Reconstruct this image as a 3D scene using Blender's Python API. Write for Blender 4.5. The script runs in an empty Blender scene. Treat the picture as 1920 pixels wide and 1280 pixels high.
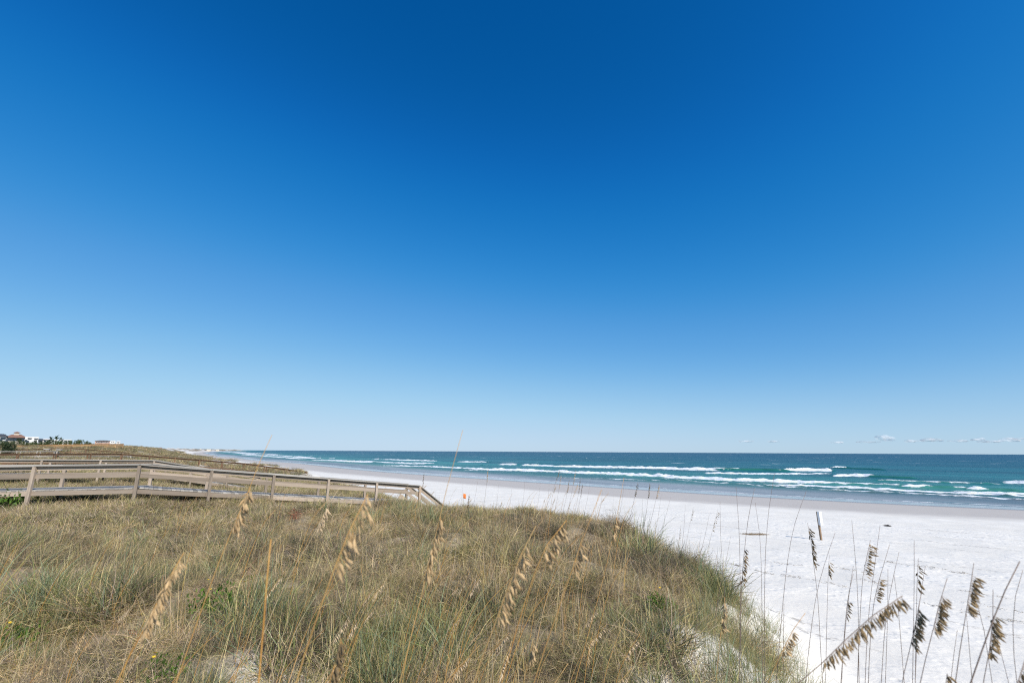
import bpy, math, random
import numpy as np
from mathutils import Matrix, Vector

# ------------------------------------------------------------------ camera, sky, sun, exposure
sc = bpy.context.scene
COL = sc.collection
rnd = random.Random(7)
rng = np.random.default_rng(11)

EYE = 6.2                                   # metres above the sea
FPX = 853.33                                # 16 mm on 36 mm, in pixels of a 1920 frame
PITCH, ROLL = math.radians(13.59), math.radians(.315)
_X = np.array([1., 0, 0]); _F = np.array([0, math.cos(PITCH), math.sin(PITCH)])
_U0 = np.array([0, -math.sin(PITCH), math.cos(PITCH)])
_R = math.cos(ROLL) * _X + math.sin(ROLL) * _U0
_U = -math.sin(ROLL) * _X + math.cos(ROLL) * _U0
_C = np.array([0, 0, EYE])

cam_data = bpy.data.cameras.new('camera')
cam = bpy.data.objects.new('camera', cam_data); COL.objects.link(cam)
cam_data.sensor_width = 36; cam_data.lens = 16
cam_data.clip_start = .05; cam_data.clip_end = 200000
M = Matrix.Identity(4)
for i, v in enumerate((_R, _U, -_F)):
    for j in range(3):
        M[j][i] = v[j]
M.translation = Vector(_C)
cam.matrix_world = M
cam_data.dof.use_dof = True; cam_data.dof.focus_distance = 6.0; cam_data.dof.aperture_fstop = 2.8
sc.camera = cam

SUN_EL, SUN_AZ = math.radians(40), math.radians(143)      # azimuth from +Y towards +X
world = bpy.data.worlds.new('World'); sc.world = world; world.use_nodes = True
wn, wl = world.node_tree.nodes, world.node_tree.links
for n in list(wn): wn.remove(n)
sky = wn.new('ShaderNodeTexSky'); sky.sky_type = 'NISHITA'; sky.sun_disc = False
sky.sun_elevation = SUN_EL; sky.sun_rotation = SUN_AZ
sky.altitude = 0; sky.air_density = .7; sky.dust_density = .2; sky.ozone_density = 2.0
# one even colour grade over the whole physical sky: the camera's deep, saturated blue
def _vscale(f):
    n = wn.new('ShaderNodeVectorMath'); n.operation = 'SCALE'; n.inputs['Scale'].default_value = f; return n
pre, post_ = _vscale(.1), _vscale(10.0)
cur = wn.new('ShaderNodeRGBCurve')
for ch, pts in enumerate((((0, 0), (.048, .001), (.082, .014), (.15, .10), (.349, .35), (.55, .47), (.85, .55), (1, .57)),
                          ((0, 0), (.085, .088), (.14, .192), (.247, .345), (.536, .61), (.80, .69), (1, .72)),
                          ((0, 0), (.170, .325), (.261, .545), (.442, .73), (.74, .85), (1, .88)))):
    c = cur.mapping.curves[ch]
    while len(c.points) < len(pts): c.points.new(.5, .5)
    for p_, (x_, y_) in zip(c.points, pts): p_.location = (x_, y_); p_.handle_type = 'AUTO_CLAMPED'
cur.mapping.update()
bg = wn.new('ShaderNodeBackground'); bg.inputs['Strength'].default_value = .1
wo = wn.new('ShaderNodeOutputWorld')
wl.new(sky.outputs[0], pre.inputs[0]); wl.new(pre.outputs[0], cur.inputs['Color']); wl.new(cur.outputs[0], post_.inputs[0])
wl.new(post_.outputs[0], bg.inputs[0]); wl.new(bg.outputs[0], wo.inputs[0])

sun_data = bpy.data.lights.new('sun', 'SUN'); sun_data.energy = 5.0; sun_data.angle = math.radians(.53)
sun_data.color = (1.0, .935, .84)
sun = bpy.data.objects.new('sun', sun_data); COL.objects.link(sun)
sdir = Vector((math.sin(SUN_AZ) * math.cos(SUN_EL), math.cos(SUN_AZ) * math.cos(SUN_EL), math.sin(SUN_EL)))
sun.rotation_euler = sdir.to_track_quat('Z', 'Y').to_euler(); sun.location = (20, -30, 40)

sc.view_settings.view_transform = 'Standard'; sc.view_settings.look = 'None'
sc.view_settings.exposure = 0.0; sc.view_settings.gamma = 1.0; sc.view_settings.use_curve_mapping = False
sc.render.engine = 'CYCLES'
sc.cycles.max_bounces = 5; sc.cycles.diffuse_bounces = 3; sc.cycles.glossy_bounces = 2
sc.cycles.transparent_max_bounces = 6; sc.cycles.volume_bounces = 2
sc.cycles.use_adaptive_sampling = True; sc.cycles.adaptive_threshold = .015
sc.cycles.use_denoising = False; sc.cycles.filter_width = 1.15; sc.cycles.sample_clamp_indirect = 4

# ------------------------------------------------------------------ helpers
def ray(px, py):
    return _F + (px - 960) / FPX * _R - (py - 640) / FPX * _U
def atz(px, py, z):
    d = ray(px, py); return _C + d * ((z - EYE) / d[2])
def aty(px, py, y):
    d = ray(px, py); return _C + d * (y / d[1])
def hcorr(px):
    """how much lower this straight lens draws the sea line than the photograph's slightly barrel-shaped one"""
    hp = np.interp(px, [0, 440, 640, 880, 1200, 1920], [831, 839.5, 842.8, 847, 849.2, 849])
    return 846.2 + (px - 960) * .0055 - hp
TH = math.radians(38.6)
EN = np.array([math.cos(TH), math.sin(TH)])          # towards the sea
ES = np.array([-math.sin(TH), math.cos(TH)])         # along the shore, away from the camera
def to_sn(x, y):
    return x * ES[0] + y * ES[1], x * EN[0] + y * EN[1]
def sstep(x, a, b):
    t = np.clip((np.asarray(x, float) - a) / (b - a), 0, 1); return t * t * (3 - 2 * t)

def _hash(ix, iy, seed):
    h = (ix.astype(np.int64) * 374761393 + iy.astype(np.int64) * 668265263 + seed * 974634777) & 0xffffffff
    h = ((h ^ (h >> 13)) * 1274126177) & 0xffffffff
    return ((h ^ (h >> 16)) & 0xffff) / 65535.0
def noise(x, y, seed=0):
    x = np.asarray(x, float); y = np.asarray(y, float)
    ix = np.floor(x); iy = np.floor(y); fx = x - ix; fy = y - iy
    fx = fx * fx * (3 - 2 * fx); fy = fy * fy * (3 - 2 * fy)
    a = _hash(ix, iy, seed); b = _hash(ix + 1, iy, seed); c = _hash(ix, iy + 1, seed); d = _hash(ix + 1, iy + 1, seed)
    return (a * (1 - fx) + b * fx) * (1 - fy) + (c * (1 - fx) + d * fx) * fy
def fbm(x, y, seed=0, o=4):
    s = 0; a = .5; t = 0
    for k in range(o):
        s = s + a * noise(x * 2 ** k + 17.3 * k, y * 2 ** k - 9.1 * k, seed + k); t += a; a *= .5
    return s / t

def tag(o, label=None, cat=None, group=None, kind=None):
    if label: o['label'] = label
    if cat: o['category'] = cat
    if group: o['group'] = group
    if kind: o['kind'] = kind
    return o
def mesh_from(name, verts, faces, mat=None, smooth=False):
    me = bpy.data.meshes.new(name)
    me.from_pydata([tuple(v) for v in verts], [], [tuple(f) for f in faces])
    if mat: me.materials.append(mat)
    if smooth: me.shade_smooth()
    me.update(); return me
def obj(name, me, parent=None, mw=None):
    o = bpy.data.objects.new(name, me); COL.objects.link(o)
    if parent is not None: o.parent = parent
    if mw is not None: o.matrix_basis = mw
    return o
def empty(name, loc):
    o = bpy.data.objects.new(name, None); COL.objects.link(o); o.location = loc; o.empty_display_size = .2
    return o
def grid_mesh(name, V, mask=None, mat=None):
    """V: (a, b, 3) array -> quad grid"""
    a, b, _ = V.shape
    idx = np.arange(a * b).reshape(a, b)
    q = np.stack([idx[:-1, :-1], idx[1:, :-1], idx[1:, 1:], idx[:-1, 1:]], -1).reshape(-1, 4)
    if mask is not None:
        q = q[mask.reshape(-1)[q].any(1)]
    used = np.unique(q); remap = np.full(a * b, -1); remap[used] = np.arange(len(used))
    q = remap[q]; P = V.reshape(-1, 3)[used]
    me = bpy.data.meshes.new(name)
    me.vertices.add(len(P)); me.vertices.foreach_set('co', P.astype(np.float32).ravel())
    me.loops.add(q.size); me.loops.foreach_set('vertex_index', q.astype(np.int32).ravel())
    me.polygons.add(len(q)); me.polygons.foreach_set('loop_start', np.arange(0, q.size, 4, dtype=np.int32))
    me.update(calc_edges=True); me.validate(); me.shade_smooth()
    if mat: me.materials.append(mat)
    return me, used
def attr(me, name, vals):
    a = me.attributes.new(name, 'FLOAT', 'POINT'); a.data.foreach_set('value', np.asarray(vals, np.float32).ravel())

# ------------------------------------------------------------------ materials
class NT:
    def __init__(self, name):
        self.m = bpy.data.materials.new(name); self.m.use_nodes = True
        self.t = self.m.node_tree; self.n = self.t.nodes; self.l = self.t.links
        self.b = self.n['Principled BSDF']; self.out = self.n['Material Output']
    def node(self, typ, **kw):
        nd = self.n.new(typ)
        for k, v in kw.items(): setattr(nd, k, v)
        return nd
    def link(self, a, b): self.l.new(a, b)
    def set(self, **kw):
        for k, v in kw.items(): self.b.inputs[k.replace('_', ' ')].default_value = v
    def noise(self, scale, detail=4, rough=.55, vec=None, dist=0):
        nd = self.node('ShaderNodeTexNoise'); nd.inputs['Scale'].default_value = scale; nd.inputs['Detail'].default_value = detail
        nd.inputs['Roughness'].default_value = rough; nd.inputs['Distortion'].default_value = dist
        if vec is not None: self.link(vec, nd.inputs['Vector'])
        return nd.outputs['Fac']
    def mapping(self, vec, scale, rot=(0, 0, 0)):
        nd = self.node('ShaderNodeMapping'); nd.inputs['Scale'].default_value = scale; nd.inputs['Rotation'].default_value = rot
        self.link(vec, nd.inputs['Vector']); return nd.outputs[0]
    def ramp(self, fac, stops):
        nd = self.node('ShaderNodeValToRGB'); e = nd.color_ramp.elements
        while len(e) < len(stops): e.new(.5)
        for el, (p, c) in zip(e, stops):
            el.position = p; el.color = (*c, 1) if len(c) == 3 else c
        self.link(fac, nd.inputs[0]); return nd.outputs[0]
    def maprange(self, v, a, b, c=0, d=1, smooth=True):
        nd = self.node('ShaderNodeMapRange')
        if smooth: nd.interpolation_type = 'SMOOTHSTEP'
        for k, x in zip((1, 2, 3, 4), (a, b, c, d)): nd.inputs[k].default_value = x
        self.link(v, nd.inputs[0]); return nd.outputs[0]
    def math(self, op, a, b=None):
        nd = self.node('ShaderNodeMath', operation=op)
        for i, v in enumerate((a, b)):
            if v is None: continue
            if isinstance(v, (int, float)): nd.inputs[i].default_value = v
            else: self.link(v, nd.inputs[i])
        return nd.outputs[0]
    def mix(self, fac, a, b, blend='MIX'):
        nd = self.node('ShaderNodeMix', data_type='RGBA', blend_type=blend)
        for k, v in ((0, fac), (6, a), (7, b)):
            if isinstance(v, (int, float)): nd.inputs[k].default_value = v
            elif isinstance(v, tuple): nd.inputs[k].default_value = (*v, 1)
            else: self.link(v, nd.inputs[k])
        return nd.outputs[2]
    def attr(self, name):
        return self.node('ShaderNodeAttribute', attribute_name=name).outputs['Fac']
    def bump(self, h, strength, dist):
        nd = self.node('ShaderNodeBump'); nd.inputs['Strength'].default_value = strength; nd.inputs['Distance'].default_value = dist
        self.link(h, nd.inputs['Height']); self.link(nd.outputs[0], self.b.inputs['Normal']); return nd

def mat_ground():
    k = NT('sand'); pos = k.node('ShaderNodeNewGeometry').outputs['Position']
    n1 = k.noise(.35, 5, .6, pos); n2 = k.noise(9, 5, .65, pos); n3 = k.noise(160, 2, .5, pos)
    dry = k.mix(k.maprange(n1, .3, .7), (.77, .72, .63), (.84, .79, .70))
    dry = k.mix(k.math('MULTIPLY', k.maprange(n3, .45, .75), .14), dry, (.40, .36, .32))
    # drift lines: thin streaks of shell and straw lying along the shore
    rot = k.mapping(pos, (1, 1, 1), (0, 0, -TH))
    st = k.noise(1, 4, .6, k.mapping(rot, (1.3, .10, 1)), .6)
    st2 = k.noise(6, 3, .7, pos)
    streak = k.math('MULTIPLY', k.maprange(st, .60, .66), k.maprange(st2, .45, .62))
    streak = k.math('MULTIPLY', streak, k.attr('drift'))
    dry = k.mix(k.math('MULTIPLY', streak, .55), dry, (.20, .175, .15))
    wet_n = k.noise(1, 4, .6, k.mapping(rot, (.12, .02, 1)), .4)
    damp = k.math('ADD', k.attr('damp'), k.math('MULTIPLY', k.math('SUBTRACT', wet_n, .5), .8))
    damp = k.math('MULTIPLY', k.maprange(damp, .25, .8), k.maprange(k.attr('damp'), .02, .2))
    c = k.mix(damp, dry, (.50, .455, .405))
    wet = k.attr('wet')
    c = k.mix(wet, c, (.22, .20, .18))
    shaded_litter = k.mix(k.maprange(n2, .35, .65), (.17, .125, .07), (.33, .26, .165))  # plant litter, darkened to put shade between the clumps into its colour
    c = k.mix(k.attr('litter'), c, shaded_litter)
    k.link(c, k.b.inputs['Base Color'])
    r = k.maprange(wet, 0, 1, .92, .10); k.link(r, k.b.inputs['Roughness'])
    # footprints and wind ripples
    vor = k.node('ShaderNodeTexVoronoi', feature='SMOOTH_F1'); vor.inputs['Scale'].default_value = 2.6; k.link(pos, vor.inputs['Vector'])
    foot = k.math('MULTIPLY', k.maprange(vor.outputs['Distance'], .05, .32), k.math('MULTIPLY', k.math('MULTIPLY', k.attr('drift'), k.maprange(n1, .42, .62)), .03))
    rip = k.math('MULTIPLY', k.noise(2.2, 4, .6, pos, .5), .032)
    fine = k.math('MULTIPLY', n2, .008)
    h = k.math('ADD', k.math('ADD', foot, rip), fine)
    h = k.math('MULTIPLY', h, k.maprange(wet, 0, .6, 1, .03))
    h = k.math('MULTIPLY', h, k.maprange(k.attr('damp'), 0, .5, 1, .15))
    k.bump(h, 1.0, 1.0)
    return k.m

def mat_sea():
    k = NT('sea_water'); pos = k.node('ShaderNodeNewGeometry').outputs['Position']
    rot = k.mapping(pos, (1, 1, 1), (0, 0, -TH))       # x' = out to sea, y' = along the shore
    dep = k.attr('deep')
    c = k.ramp(dep, [(0, (.47, .455, .45)), (.055, (.34, .355, .35)), (.11, (.11, .22, .185)), (.20, (.08, .29, .235)), (.34, (.04, .22, .21)), (.46, (.02, .15, .17)), (.7, (.010, .075, .125)), (1, (.004, .035, .095))])  # palest shallow stops also paint in the sky's reflection
    big = k.noise(1, 4, .6, k.mapping(rot, (.035, .006, 1)), .5)
    c = k.mix(k.math('MULTIPLY', k.maprange(big, .35, .65), .7), c, (.004, .055, .08))  # these streaks and the finer ones below paint the swell's shading
    big2 = k.noise(1, 5, .65, k.mapping(rot, (.22, .03, 1)), .5)
    c = k.mix(k.math('MULTIPLY', k.maprange(big2, .5, .7), .45), c, (.02, .13, .15))
    face = k.attr('face'); c = k.mix(k.math('MULTIPLY', face, .75), c, (.03, .15, .085))
    fn = k.noise(1, 6, .68, k.mapping(rot, (1.1, .55, 1)), .6)
    fn2 = k.noise(1, 5, .7, k.mapping(rot, (.30, .10, 1)), 1.0)
    f = k.math('ADD', k.attr('foam'), k.math('MULTIPLY', k.math('SUBTRACT', fn, .5), 1.25))
    f = k.maprange(k.math('ADD', f, k.math('MULTIPLY', k.math('SUBTRACT', fn2, .5), .9)), .38, .62)
    f = k.math('MULTIPLY', f, k.maprange(k.attr('foam'), .03, .12))
    # whitecaps out at sea
    wc = k.noise(1, 3, .6, k.mapping(rot, (.10, .03, 1)), .3); wc2 = k.noise(1, 2, .5, k.mapping(rot, (.012, .006, 1)))
    cap = k.math('MULTIPLY', k.maprange(wc, .665, .69), k.maprange(wc2, .42, .55)); cap = k.math('MULTIPLY', cap, k.maprange(dep, .30, .45))
    f = k.math('MAXIMUM', f, cap)
    col = k.mix(f, c, (.80, .82, .83)); k.link(col, k.b.inputs['Base Color'])
    k.link(k.maprange(f, 0, 1, .30, .9), k.b.inputs['Roughness']); k.b.inputs['IOR'].default_value = 1.33
    k.link(k.maprange(f, 0, 1, .05, .04), k.b.inputs['Specular IOR Level'])
    w1 = k.noise(1, 4, .6, k.mapping(rot, (.22, .07, 1)), .4); w2 = k.noise(1, 4, .6, k.mapping(rot, (1.6, .7, 1)), .3)
    h = k.math('ADD', k.math('MULTIPLY', w1, .9), k.math('MULTIPLY', w2, .10))
    h = k.math('MULTIPLY', h, k.maprange(dep, .02, .2, .12, 1))
    h = k.math('ADD', h, k.math('MULTIPLY', k.math('MULTIPLY', fn, f), .12))
    k.bump(h, 1, 1)
    return k.m

def mat_wood(name, a, b, dark):
    k = NT(name); tc = k.node('ShaderNodeTexCoord').outputs['Object']; oi = k.node('ShaderNodeObjectInfo')
    add = k.node('ShaderNodeVectorMath', operation='ADD'); k.link(tc, add.inputs[0])
    sc_ = k.node('ShaderNodeVectorMath', operation='SCALE'); k.link(oi.outputs['Location'], sc_.inputs[0]); sc_.inputs['Scale'].default_value = 3.7
    k.link(sc_.outputs[0], add.inputs[1]); v = add.outputs[0]
    g = k.noise(1, 5, .65, k.mapping(v, (2.2, 9, 9)), .3); s = k.noise(1, 3, .5, k.mapping(v, (1.4, 1.1, 1.1)))
    c = k.mix(k.maprange(g, .3, .7), a, b)
    c = k.mix(k.math('MULTIPLY', k.maprange(s, .5, .75), .5), c, dark)
    r = k.maprange(oi.outputs['Random'], 0, 1, .66, 1.28, False)
    mul = k.node('ShaderNodeVectorMath', operation='SCALE'); k.link(c, mul.inputs[0]); k.link(r, mul.inputs['Scale'])
    k.link(mul.outputs[0], k.b.inputs['Base Color']); k.set(Roughness=.85, Specular_IOR_Level=.2)
    k.bump(g, .35, .01); return k.m

def mat_plain(name, col, rough=.8, var=.12, scale=3, spec=.3):
    k = NT(name); pos = k.node('ShaderNodeTexCoord').outputs['Object']
    f = k.noise(scale, 4, .6, pos)
    lo = tuple(c * (1 - var) for c in col); hi = tuple(min(1, c * (1 + var)) for c in col)
    k.link(k.mix(k.maprange(f, .3, .7), lo, hi), k.b.inputs['Base Color']); k.set(Roughness=rough, Specular_IOR_Level=spec)
    return k.m

def mat_blade(name, trans=.14, rough=.6, spread=.35, hue=.02):
    """leaf colour comes from each blade's own 'col' attribute; every clump varies a little"""
    k = NT(name); a = k.node('ShaderNodeAttribute', attribute_name='col').outputs['Color']; oi = k.node('ShaderNodeObjectInfo')
    h = k.node('ShaderNodeHueSaturation'); k.link(a, h.inputs['Color'])
    k.link(k.maprange(oi.outputs['Random'], 0, 1, 1 - spread, 1 + spread, False), h.inputs['Value'])
    rr = k.math('FRACT', k.math('MULTIPLY', oi.outputs['Random'], 17.31))
    k.link(k.maprange(rr, 0, 1, .5 - hue, .5 + hue, False), h.inputs['Hue'])
    k.link(h.outputs[0], k.b.inputs['Base Color']); k.set(Roughness=rough, Specular_IOR_Level=.25)
    tr = k.node('ShaderNodeBsdfTranslucent'); k.link(h.outputs[0], tr.inputs[0])
    mx = k.node('ShaderNodeMixShader'); mx.inputs[0].default_value = trans
    k.link(k.b.outputs[0], mx.inputs[1]); k.link(tr.outputs[0], mx.inputs[2]); k.link(mx.outputs[0], k.out.inputs[0])
    return k.m

def mat_spikelet(name, c1, c2, c3):
    k = NT(name); tc = k.node('ShaderNodeTexCoord').outputs['Object']; oi = k.node('ShaderNodeObjectInfo')
    w = k.node('ShaderNodeTexWave', bands_direction='X'); w.inputs['Scale'].default_value = 110; w.inputs['Distortion'].default_value = 2.5
    k.link(tc, w.inputs[0])
    c = k.mix(k.maprange(w.outputs['Fac'], .2, .8), c1, c2)
    n = k.noise(60, 3, .5, tc); c = k.mix(k.math('MULTIPLY', k.maprange(n, .5, .75), .6), c, c3)
    mul = k.node('ShaderNodeVectorMath', operation='SCALE'); k.link(c, mul.inputs[0])
    k.link(k.maprange(oi.outputs['Random'], 0, 1, .72, 1.2, False), mul.inputs['Scale'])
    k.link(mul.outputs[0], k.b.inputs['Base Color']); k.set(Roughness=.6, Specular_IOR_Level=.25)
    tr = k.node('ShaderNodeBsdfTranslucent'); k.link(mul.outputs[0], tr.inputs[0])
    mx = k.node('ShaderNodeMixShader'); mx.inputs[0].default_value = .18
    k.link(k.b.outputs[0], mx.inputs[1]); k.link(tr.outputs[0], mx.inputs[2]); k.link(mx.outputs[0], k.out.inputs[0])
    return k.m

def mat_stem(name, c1, c2, c3):
    k = NT(name); pos = k.node('ShaderNodeNewGeometry').outputs['Position']; oi = k.node('ShaderNodeObjectInfo')
    n = k.noise(7, 3, .6, pos); c = k.mix(k.maprange(n, .35, .65), c1, c2)
    c = k.mix(k.maprange(oi.outputs['Random'], .1, 1, 0, .7, False), c, c3)
    k.link(c, k.b.inputs['Base Color']); k.set(Roughness=.5, Specular_IOR_Level=.35); return k.m

M_GROUND, M_SEA = mat_ground(), mat_sea()
M_WOOD = mat_wood('weathered_grey_timber', (.33, .265, .205), (.43, .355, .285), (.22, .18, .14))
M_WOODTOP = mat_wood('silvered_timber', (.36, .335, .295), (.46, .43, .385), (.25, .225, .195))
M_BROWN = mat_wood('brown_timber', (.15, .085, .05), (.21, .13, .08), (.09, .055, .035))
M_ORANGE = mat_wood('new_timber', (.33, .20, .10), (.42, .27, .14), (.24, .145, .075))
M_WHITE = mat_plain('white_paint', (.76, .76, .75), .6, .04)
M_BLADE = mat_blade('dune_grass_blades')
M_LEAF = mat_blade('leaves', .25, .5, .2, .015)
M_SPK = mat_spikelet('seed_husk', (.62, .455, .25), (.50, .34, .17), (.29, .18, .09))
M_SPKD = mat_spikelet('dark_seed_husk', (.27, .195, .10), (.19, .13, .065), (.10, .065, .035))
M_SPKB = mat_spikelet('backlit_seed_husk', (.44, .32, .175), (.33, .225, .11), (.18, .115, .06))  # browner husk with a backlit look put into its colour
M_SPKP = mat_spikelet('pale_seed_husk', (.66, .52, .34), (.55, .40, .24), (.38, .26, .14))
M_STEM = mat_stem('golden_stem', (.44, .20, .04), (.55, .30, .075), (.50, .34, .15))
M_STEMD = mat_stem('grey_brown_stem', (.17, .115, .08), (.24, .175, .13), (.20, .14, .115))
M_STEMP = mat_stem('pale_stem', (.58, .46, .30), (.50, .38, .22), (.44, .33, .19))

# ------------------------------------------------------------------ terrain
def bend(s):
    """the coast swings out seaward far down the shore"""
    return np.interp(s, [300, 600, 1200, 2600, 6000, 60000], [0, 8, 52, 235, 900, 9000])
def n_shore(s):
    s = np.asarray(s, float)
    return bend(s) + 65.5 + 23 * np.exp(-np.clip(s, -25, None) / 40) + 2.0 * np.sin(s / 31) * sstep(s, 20, 90)
def n_edge(s):
    e = np.interp(s, [-30, -6, 0, 2, 3.1, 4.5, 6.1, 8.8, 11.9, 15, 24, 50, 80, 230, 600],
                  [-8, -2.4, 1.2, 3.2, 4.9, 7.1, 9.0, 11.1, 12.3, 12.8, 13, 16, 19, 25, 26])
    return bend(s) + e + (noise(np.asarray(s) / 7, 0 * np.asarray(s), 5) - .5) * 5 * sstep(s, 18, 60)
def ground_z(x, y):
    x = np.asarray(x, float); y = np.asarray(y, float)
    s, n = to_sn(x, y)
    beach = np.clip((n_shore(s) - n) * .0265, -5, 1.75)
    rise = np.interp(s, [0, 40, 75, 123, 156, 211, 300, 420, 900, 1600, 5000], [0, .0, .15, .3, .8, 2.3, 3.5, 3.9, 5.6, 6.4, 9]) * sstep(bend(s) - n, -14, 10)
    top = 3.88 + rise - sstep(s, 15.5, 22) * np.clip((n - 1) / 12, 0, 1) * 1.0
    top = top + (fbm(x / 7, y / 7, 3, 3) - .5) * 1.0 * sstep(np.hypot(x, y), 5, 22) + (fbm(x / 1.6, y / 1.6, 8, 3) - .5) * (.5 + .35 * sstep(np.hypot(x, y), 3, 7) * (1 - sstep(np.hypot(x, y), 22, 40)))
    top = top + (fbm(x / 38, y / 38, 12, 2) - .5) * 1.0 * sstep(s, 50, 130)
    top = top + .42 * np.exp(-(((s - 16.5) / 2.6) ** 2 + ((n - 7.0) / 4.0) ** 2))
    e = n_edge(s); w = np.interp(s, [0, 14, 60], [6.5, 6.0, 9])
    k = sstep(n, e - .8, e + w)
    z = top * (1 - k) + beach * k
    return np.where(n > e + w, beach, z) + (fbm(x / 1.3, y / 1.3, 31, 2) - .5) * .06 * sstep(n_shore(s) - n, 8, 25)
def veg(x, y):
    """0..1 cover of dune grass"""
    x = np.asarray(x, float); y = np.asarray(y, float)
    s, n = to_sn(x, y); e = n_edge(s); d = np.hypot(x, y)
    v = 1 - sstep(n, e - .2, e + 2.2 + 2.4 * (fbm(x / 1.1, y / 1.1, 21, 3) - .35))
    bare = fbm(x / 3.1 + 4, y / 3.1, 40, 3)
    v = v * (1 - .30 * sstep(bare, .66, .76) * (1 - sstep(d, 16, 40)))
    far = fbm(x / 14, y / 9, 44, 3)
    v = v * (1 - .95 * sstep(far, .56, .63) * sstep(s, 45, 90) * sstep(n, -6, 6))
    for px, py, r in ((505, 1240, .42), (500, 1275, .35), (1300, 1200, .45), (1350, 1180, .4), (1430, 1250, .5), (1260, 1260, .35), (690, 1195, .2), (632, 946, .4), (560, 925, 1.0)):
        p = atz(px, py, 3.95); v = v * (1 - .88 * np.exp(-((x - p[0]) ** 2 + (y - p[1]) ** 2) / r ** 2))
    return v

rad = np.concatenate([np.geomspace(.4, 3, 24)[:-1], np.geomspace(3, 70, 270)[:-1], np.geomspace(70, 700, 170)[:-1], np.geomspace(700, 60000, 60)])
ang = np.radians(np.concatenate([np.linspace(-175, -66, 40)[:-1], np.linspace(-66, 66, 620), np.linspace(66, 175, 40)[1:]]))
RR, AA = np.meshgrid(rad, ang, indexing='ij')
GX, GY = RR * np.sin(AA), RR * np.cos(AA)
GZ = ground_z(GX, GY)
me, used = grid_mesh('ground', np.stack([GX, GY, GZ], -1), None, M_GROUND)
gx, gy = GX.ravel()[used], GY.ravel()[used]; gs, gn = to_sn(gx, gy); off = n_shore(gs) - gn
attr(me, 'damp', sstep(off, 36, 17)); attr(me, 'wet', sstep(off, 10, 5.0) * .95)
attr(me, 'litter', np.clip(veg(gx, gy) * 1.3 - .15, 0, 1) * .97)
attr(me, 'drift', sstep(off, 28, 40) * (1 - veg(gx, gy)))
tag(obj('ground', me), 'white sand of the beach and dunes with damp grey sand by the water', kind='structure')

# ------------------------------------------------------------------ sea
rad = np.concatenate([np.geomspace(44, 330, 560)[:-1], np.geomspace(330, 70000, 130)])
ang = np.radians(np.linspace(-47, 60, 800))
RR, AA = np.meshgrid(rad, ang, indexing='ij')
SX, SY = RR * np.sin(AA), RR * np.cos(AA); SS, SN = to_sn(SX, SY)
OFF = SN - n_shore(SS)                                  # metres out from the waterline
Z = .12 * (fbm(SN / 9, SS / 40, 60, 3) - .5) * sstep(OFF, 8, 40) + .30 * (fbm(SN / 28, SS / 90, 63, 2) - .5) * sstep(OFF, 30, 90)
Z *= 1 - sstep(RR, 900, 2500)
FOAM = np.zeros_like(Z); FACE = np.zeros_like(Z)
def breaker(pts, amp, foam, width, front=1.0, back=4.0):
    """a wave crest through picture points on the water: steep shoreward face, long back; foam rolls ahead of the crest"""
    P = []
    for px, py in pts:
        p = atz(px, py + hcorr(px), 0.0); P.append(to_sn(p[0], p[1]))
    P = sorted(P); ps = np.array([p[0] for p in P]); pn = np.array([p[1] for p in P])
    L = ps[-1] - ps[0]; tl = max(1.5, L * .10)
    m = (SS > ps[0] - tl) & (SS < ps[-1] + tl) & (SN > pn.min() - 30) & (SN < pn.max() + 22)
    s_, n_ = SS[m], SN[m]
    inside = sstep(s_, ps[0] - tl, ps[0] + tl) * (1 - sstep(s_, ps[-1] - tl, ps[-1] + tl))
    nc = np.interp(s_, ps, pn) + (fbm(s_ / 6, 0 * s_ + pn[0], 70, 3) - .5) * 3.2
    d = n_ - nc
    h = np.where(d < 0, np.exp(-(d / front) ** 2), np.exp(-(d / back) ** 2)) * inside
    am = amp * (.75 + .5 * fbm(s_ / 9, 0 * s_ + pn[0], 74, 2))
    Z[m] = np.maximum(Z[m], h * am + Z[m] * (1 - h))
    if foam > 0:
        wv = width * 1.5 * (.35 + 1.3 * fbm(s_ / 8, 0 * s_ + 3 * pn[0], 77, 3))
        fm = sstep(d, -wv - .8, -wv * .35) * (1 - sstep(d, -.1, .9)) * inside * foam
        lace = sstep(d, -3.2 * wv - 1.5, -wv) * (1 - sstep(d, .5, 1.5 + wv)) * inside * foam * .40
        FOAM[m] = np.maximum(FOAM[m], np.maximum(fm, lace))
    FACE[m] = np.maximum(FACE[m], h * np.where(d < front, 1, .4) * min(1, amp * 1.6))
W = breaker
W([(1040, 876), (1150, 878), (1250, 880), (1345, 883)], .55, 1.0, 4.5)
W([(1330, 882), (1350, 882), (1390, 882)], .75, 1.0, 2.6)
W([(1290, 882), (1440, 883)], .75, 0, 1); W([(1385, 882), (1480, 884)], .7, .25, 1)
W([(1465, 883), (1510, 882), (1562, 883)], .85, 1.0, 3.6)
W([(1320, 888), (1400, 889), (1480, 889), (1562, 888)], .2, .95, 1.6)
W([(1565, 892), (1600, 892), (1640, 893)], .55, 1.0, 2.0); W([(1630, 893), (1720, 896)], .5, .15, 1)
W([(1558, 876), (1592, 876)], .5, .7, .9); W([(1560, 877), (1660, 880)], .5, 0, .9)
W([(880, 882), (960, 883), (1040, 886), (1160, 891), (1260, 896), (1360, 901), (1440, 903), (1500, 905), (1572, 906)], .42, 1.0, 2.4)
W([(1560, 907), (1640, 908), (1700, 909)], .2, .55, 1.2)
W([(1640, 900), (1760, 903), (1885, 906)], .25, .55, .9)
W([(1688, 912), (1745, 913)], .45, .95, .9); W([(1740, 913), (1800, 914)], .4, .1, .8)
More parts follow.
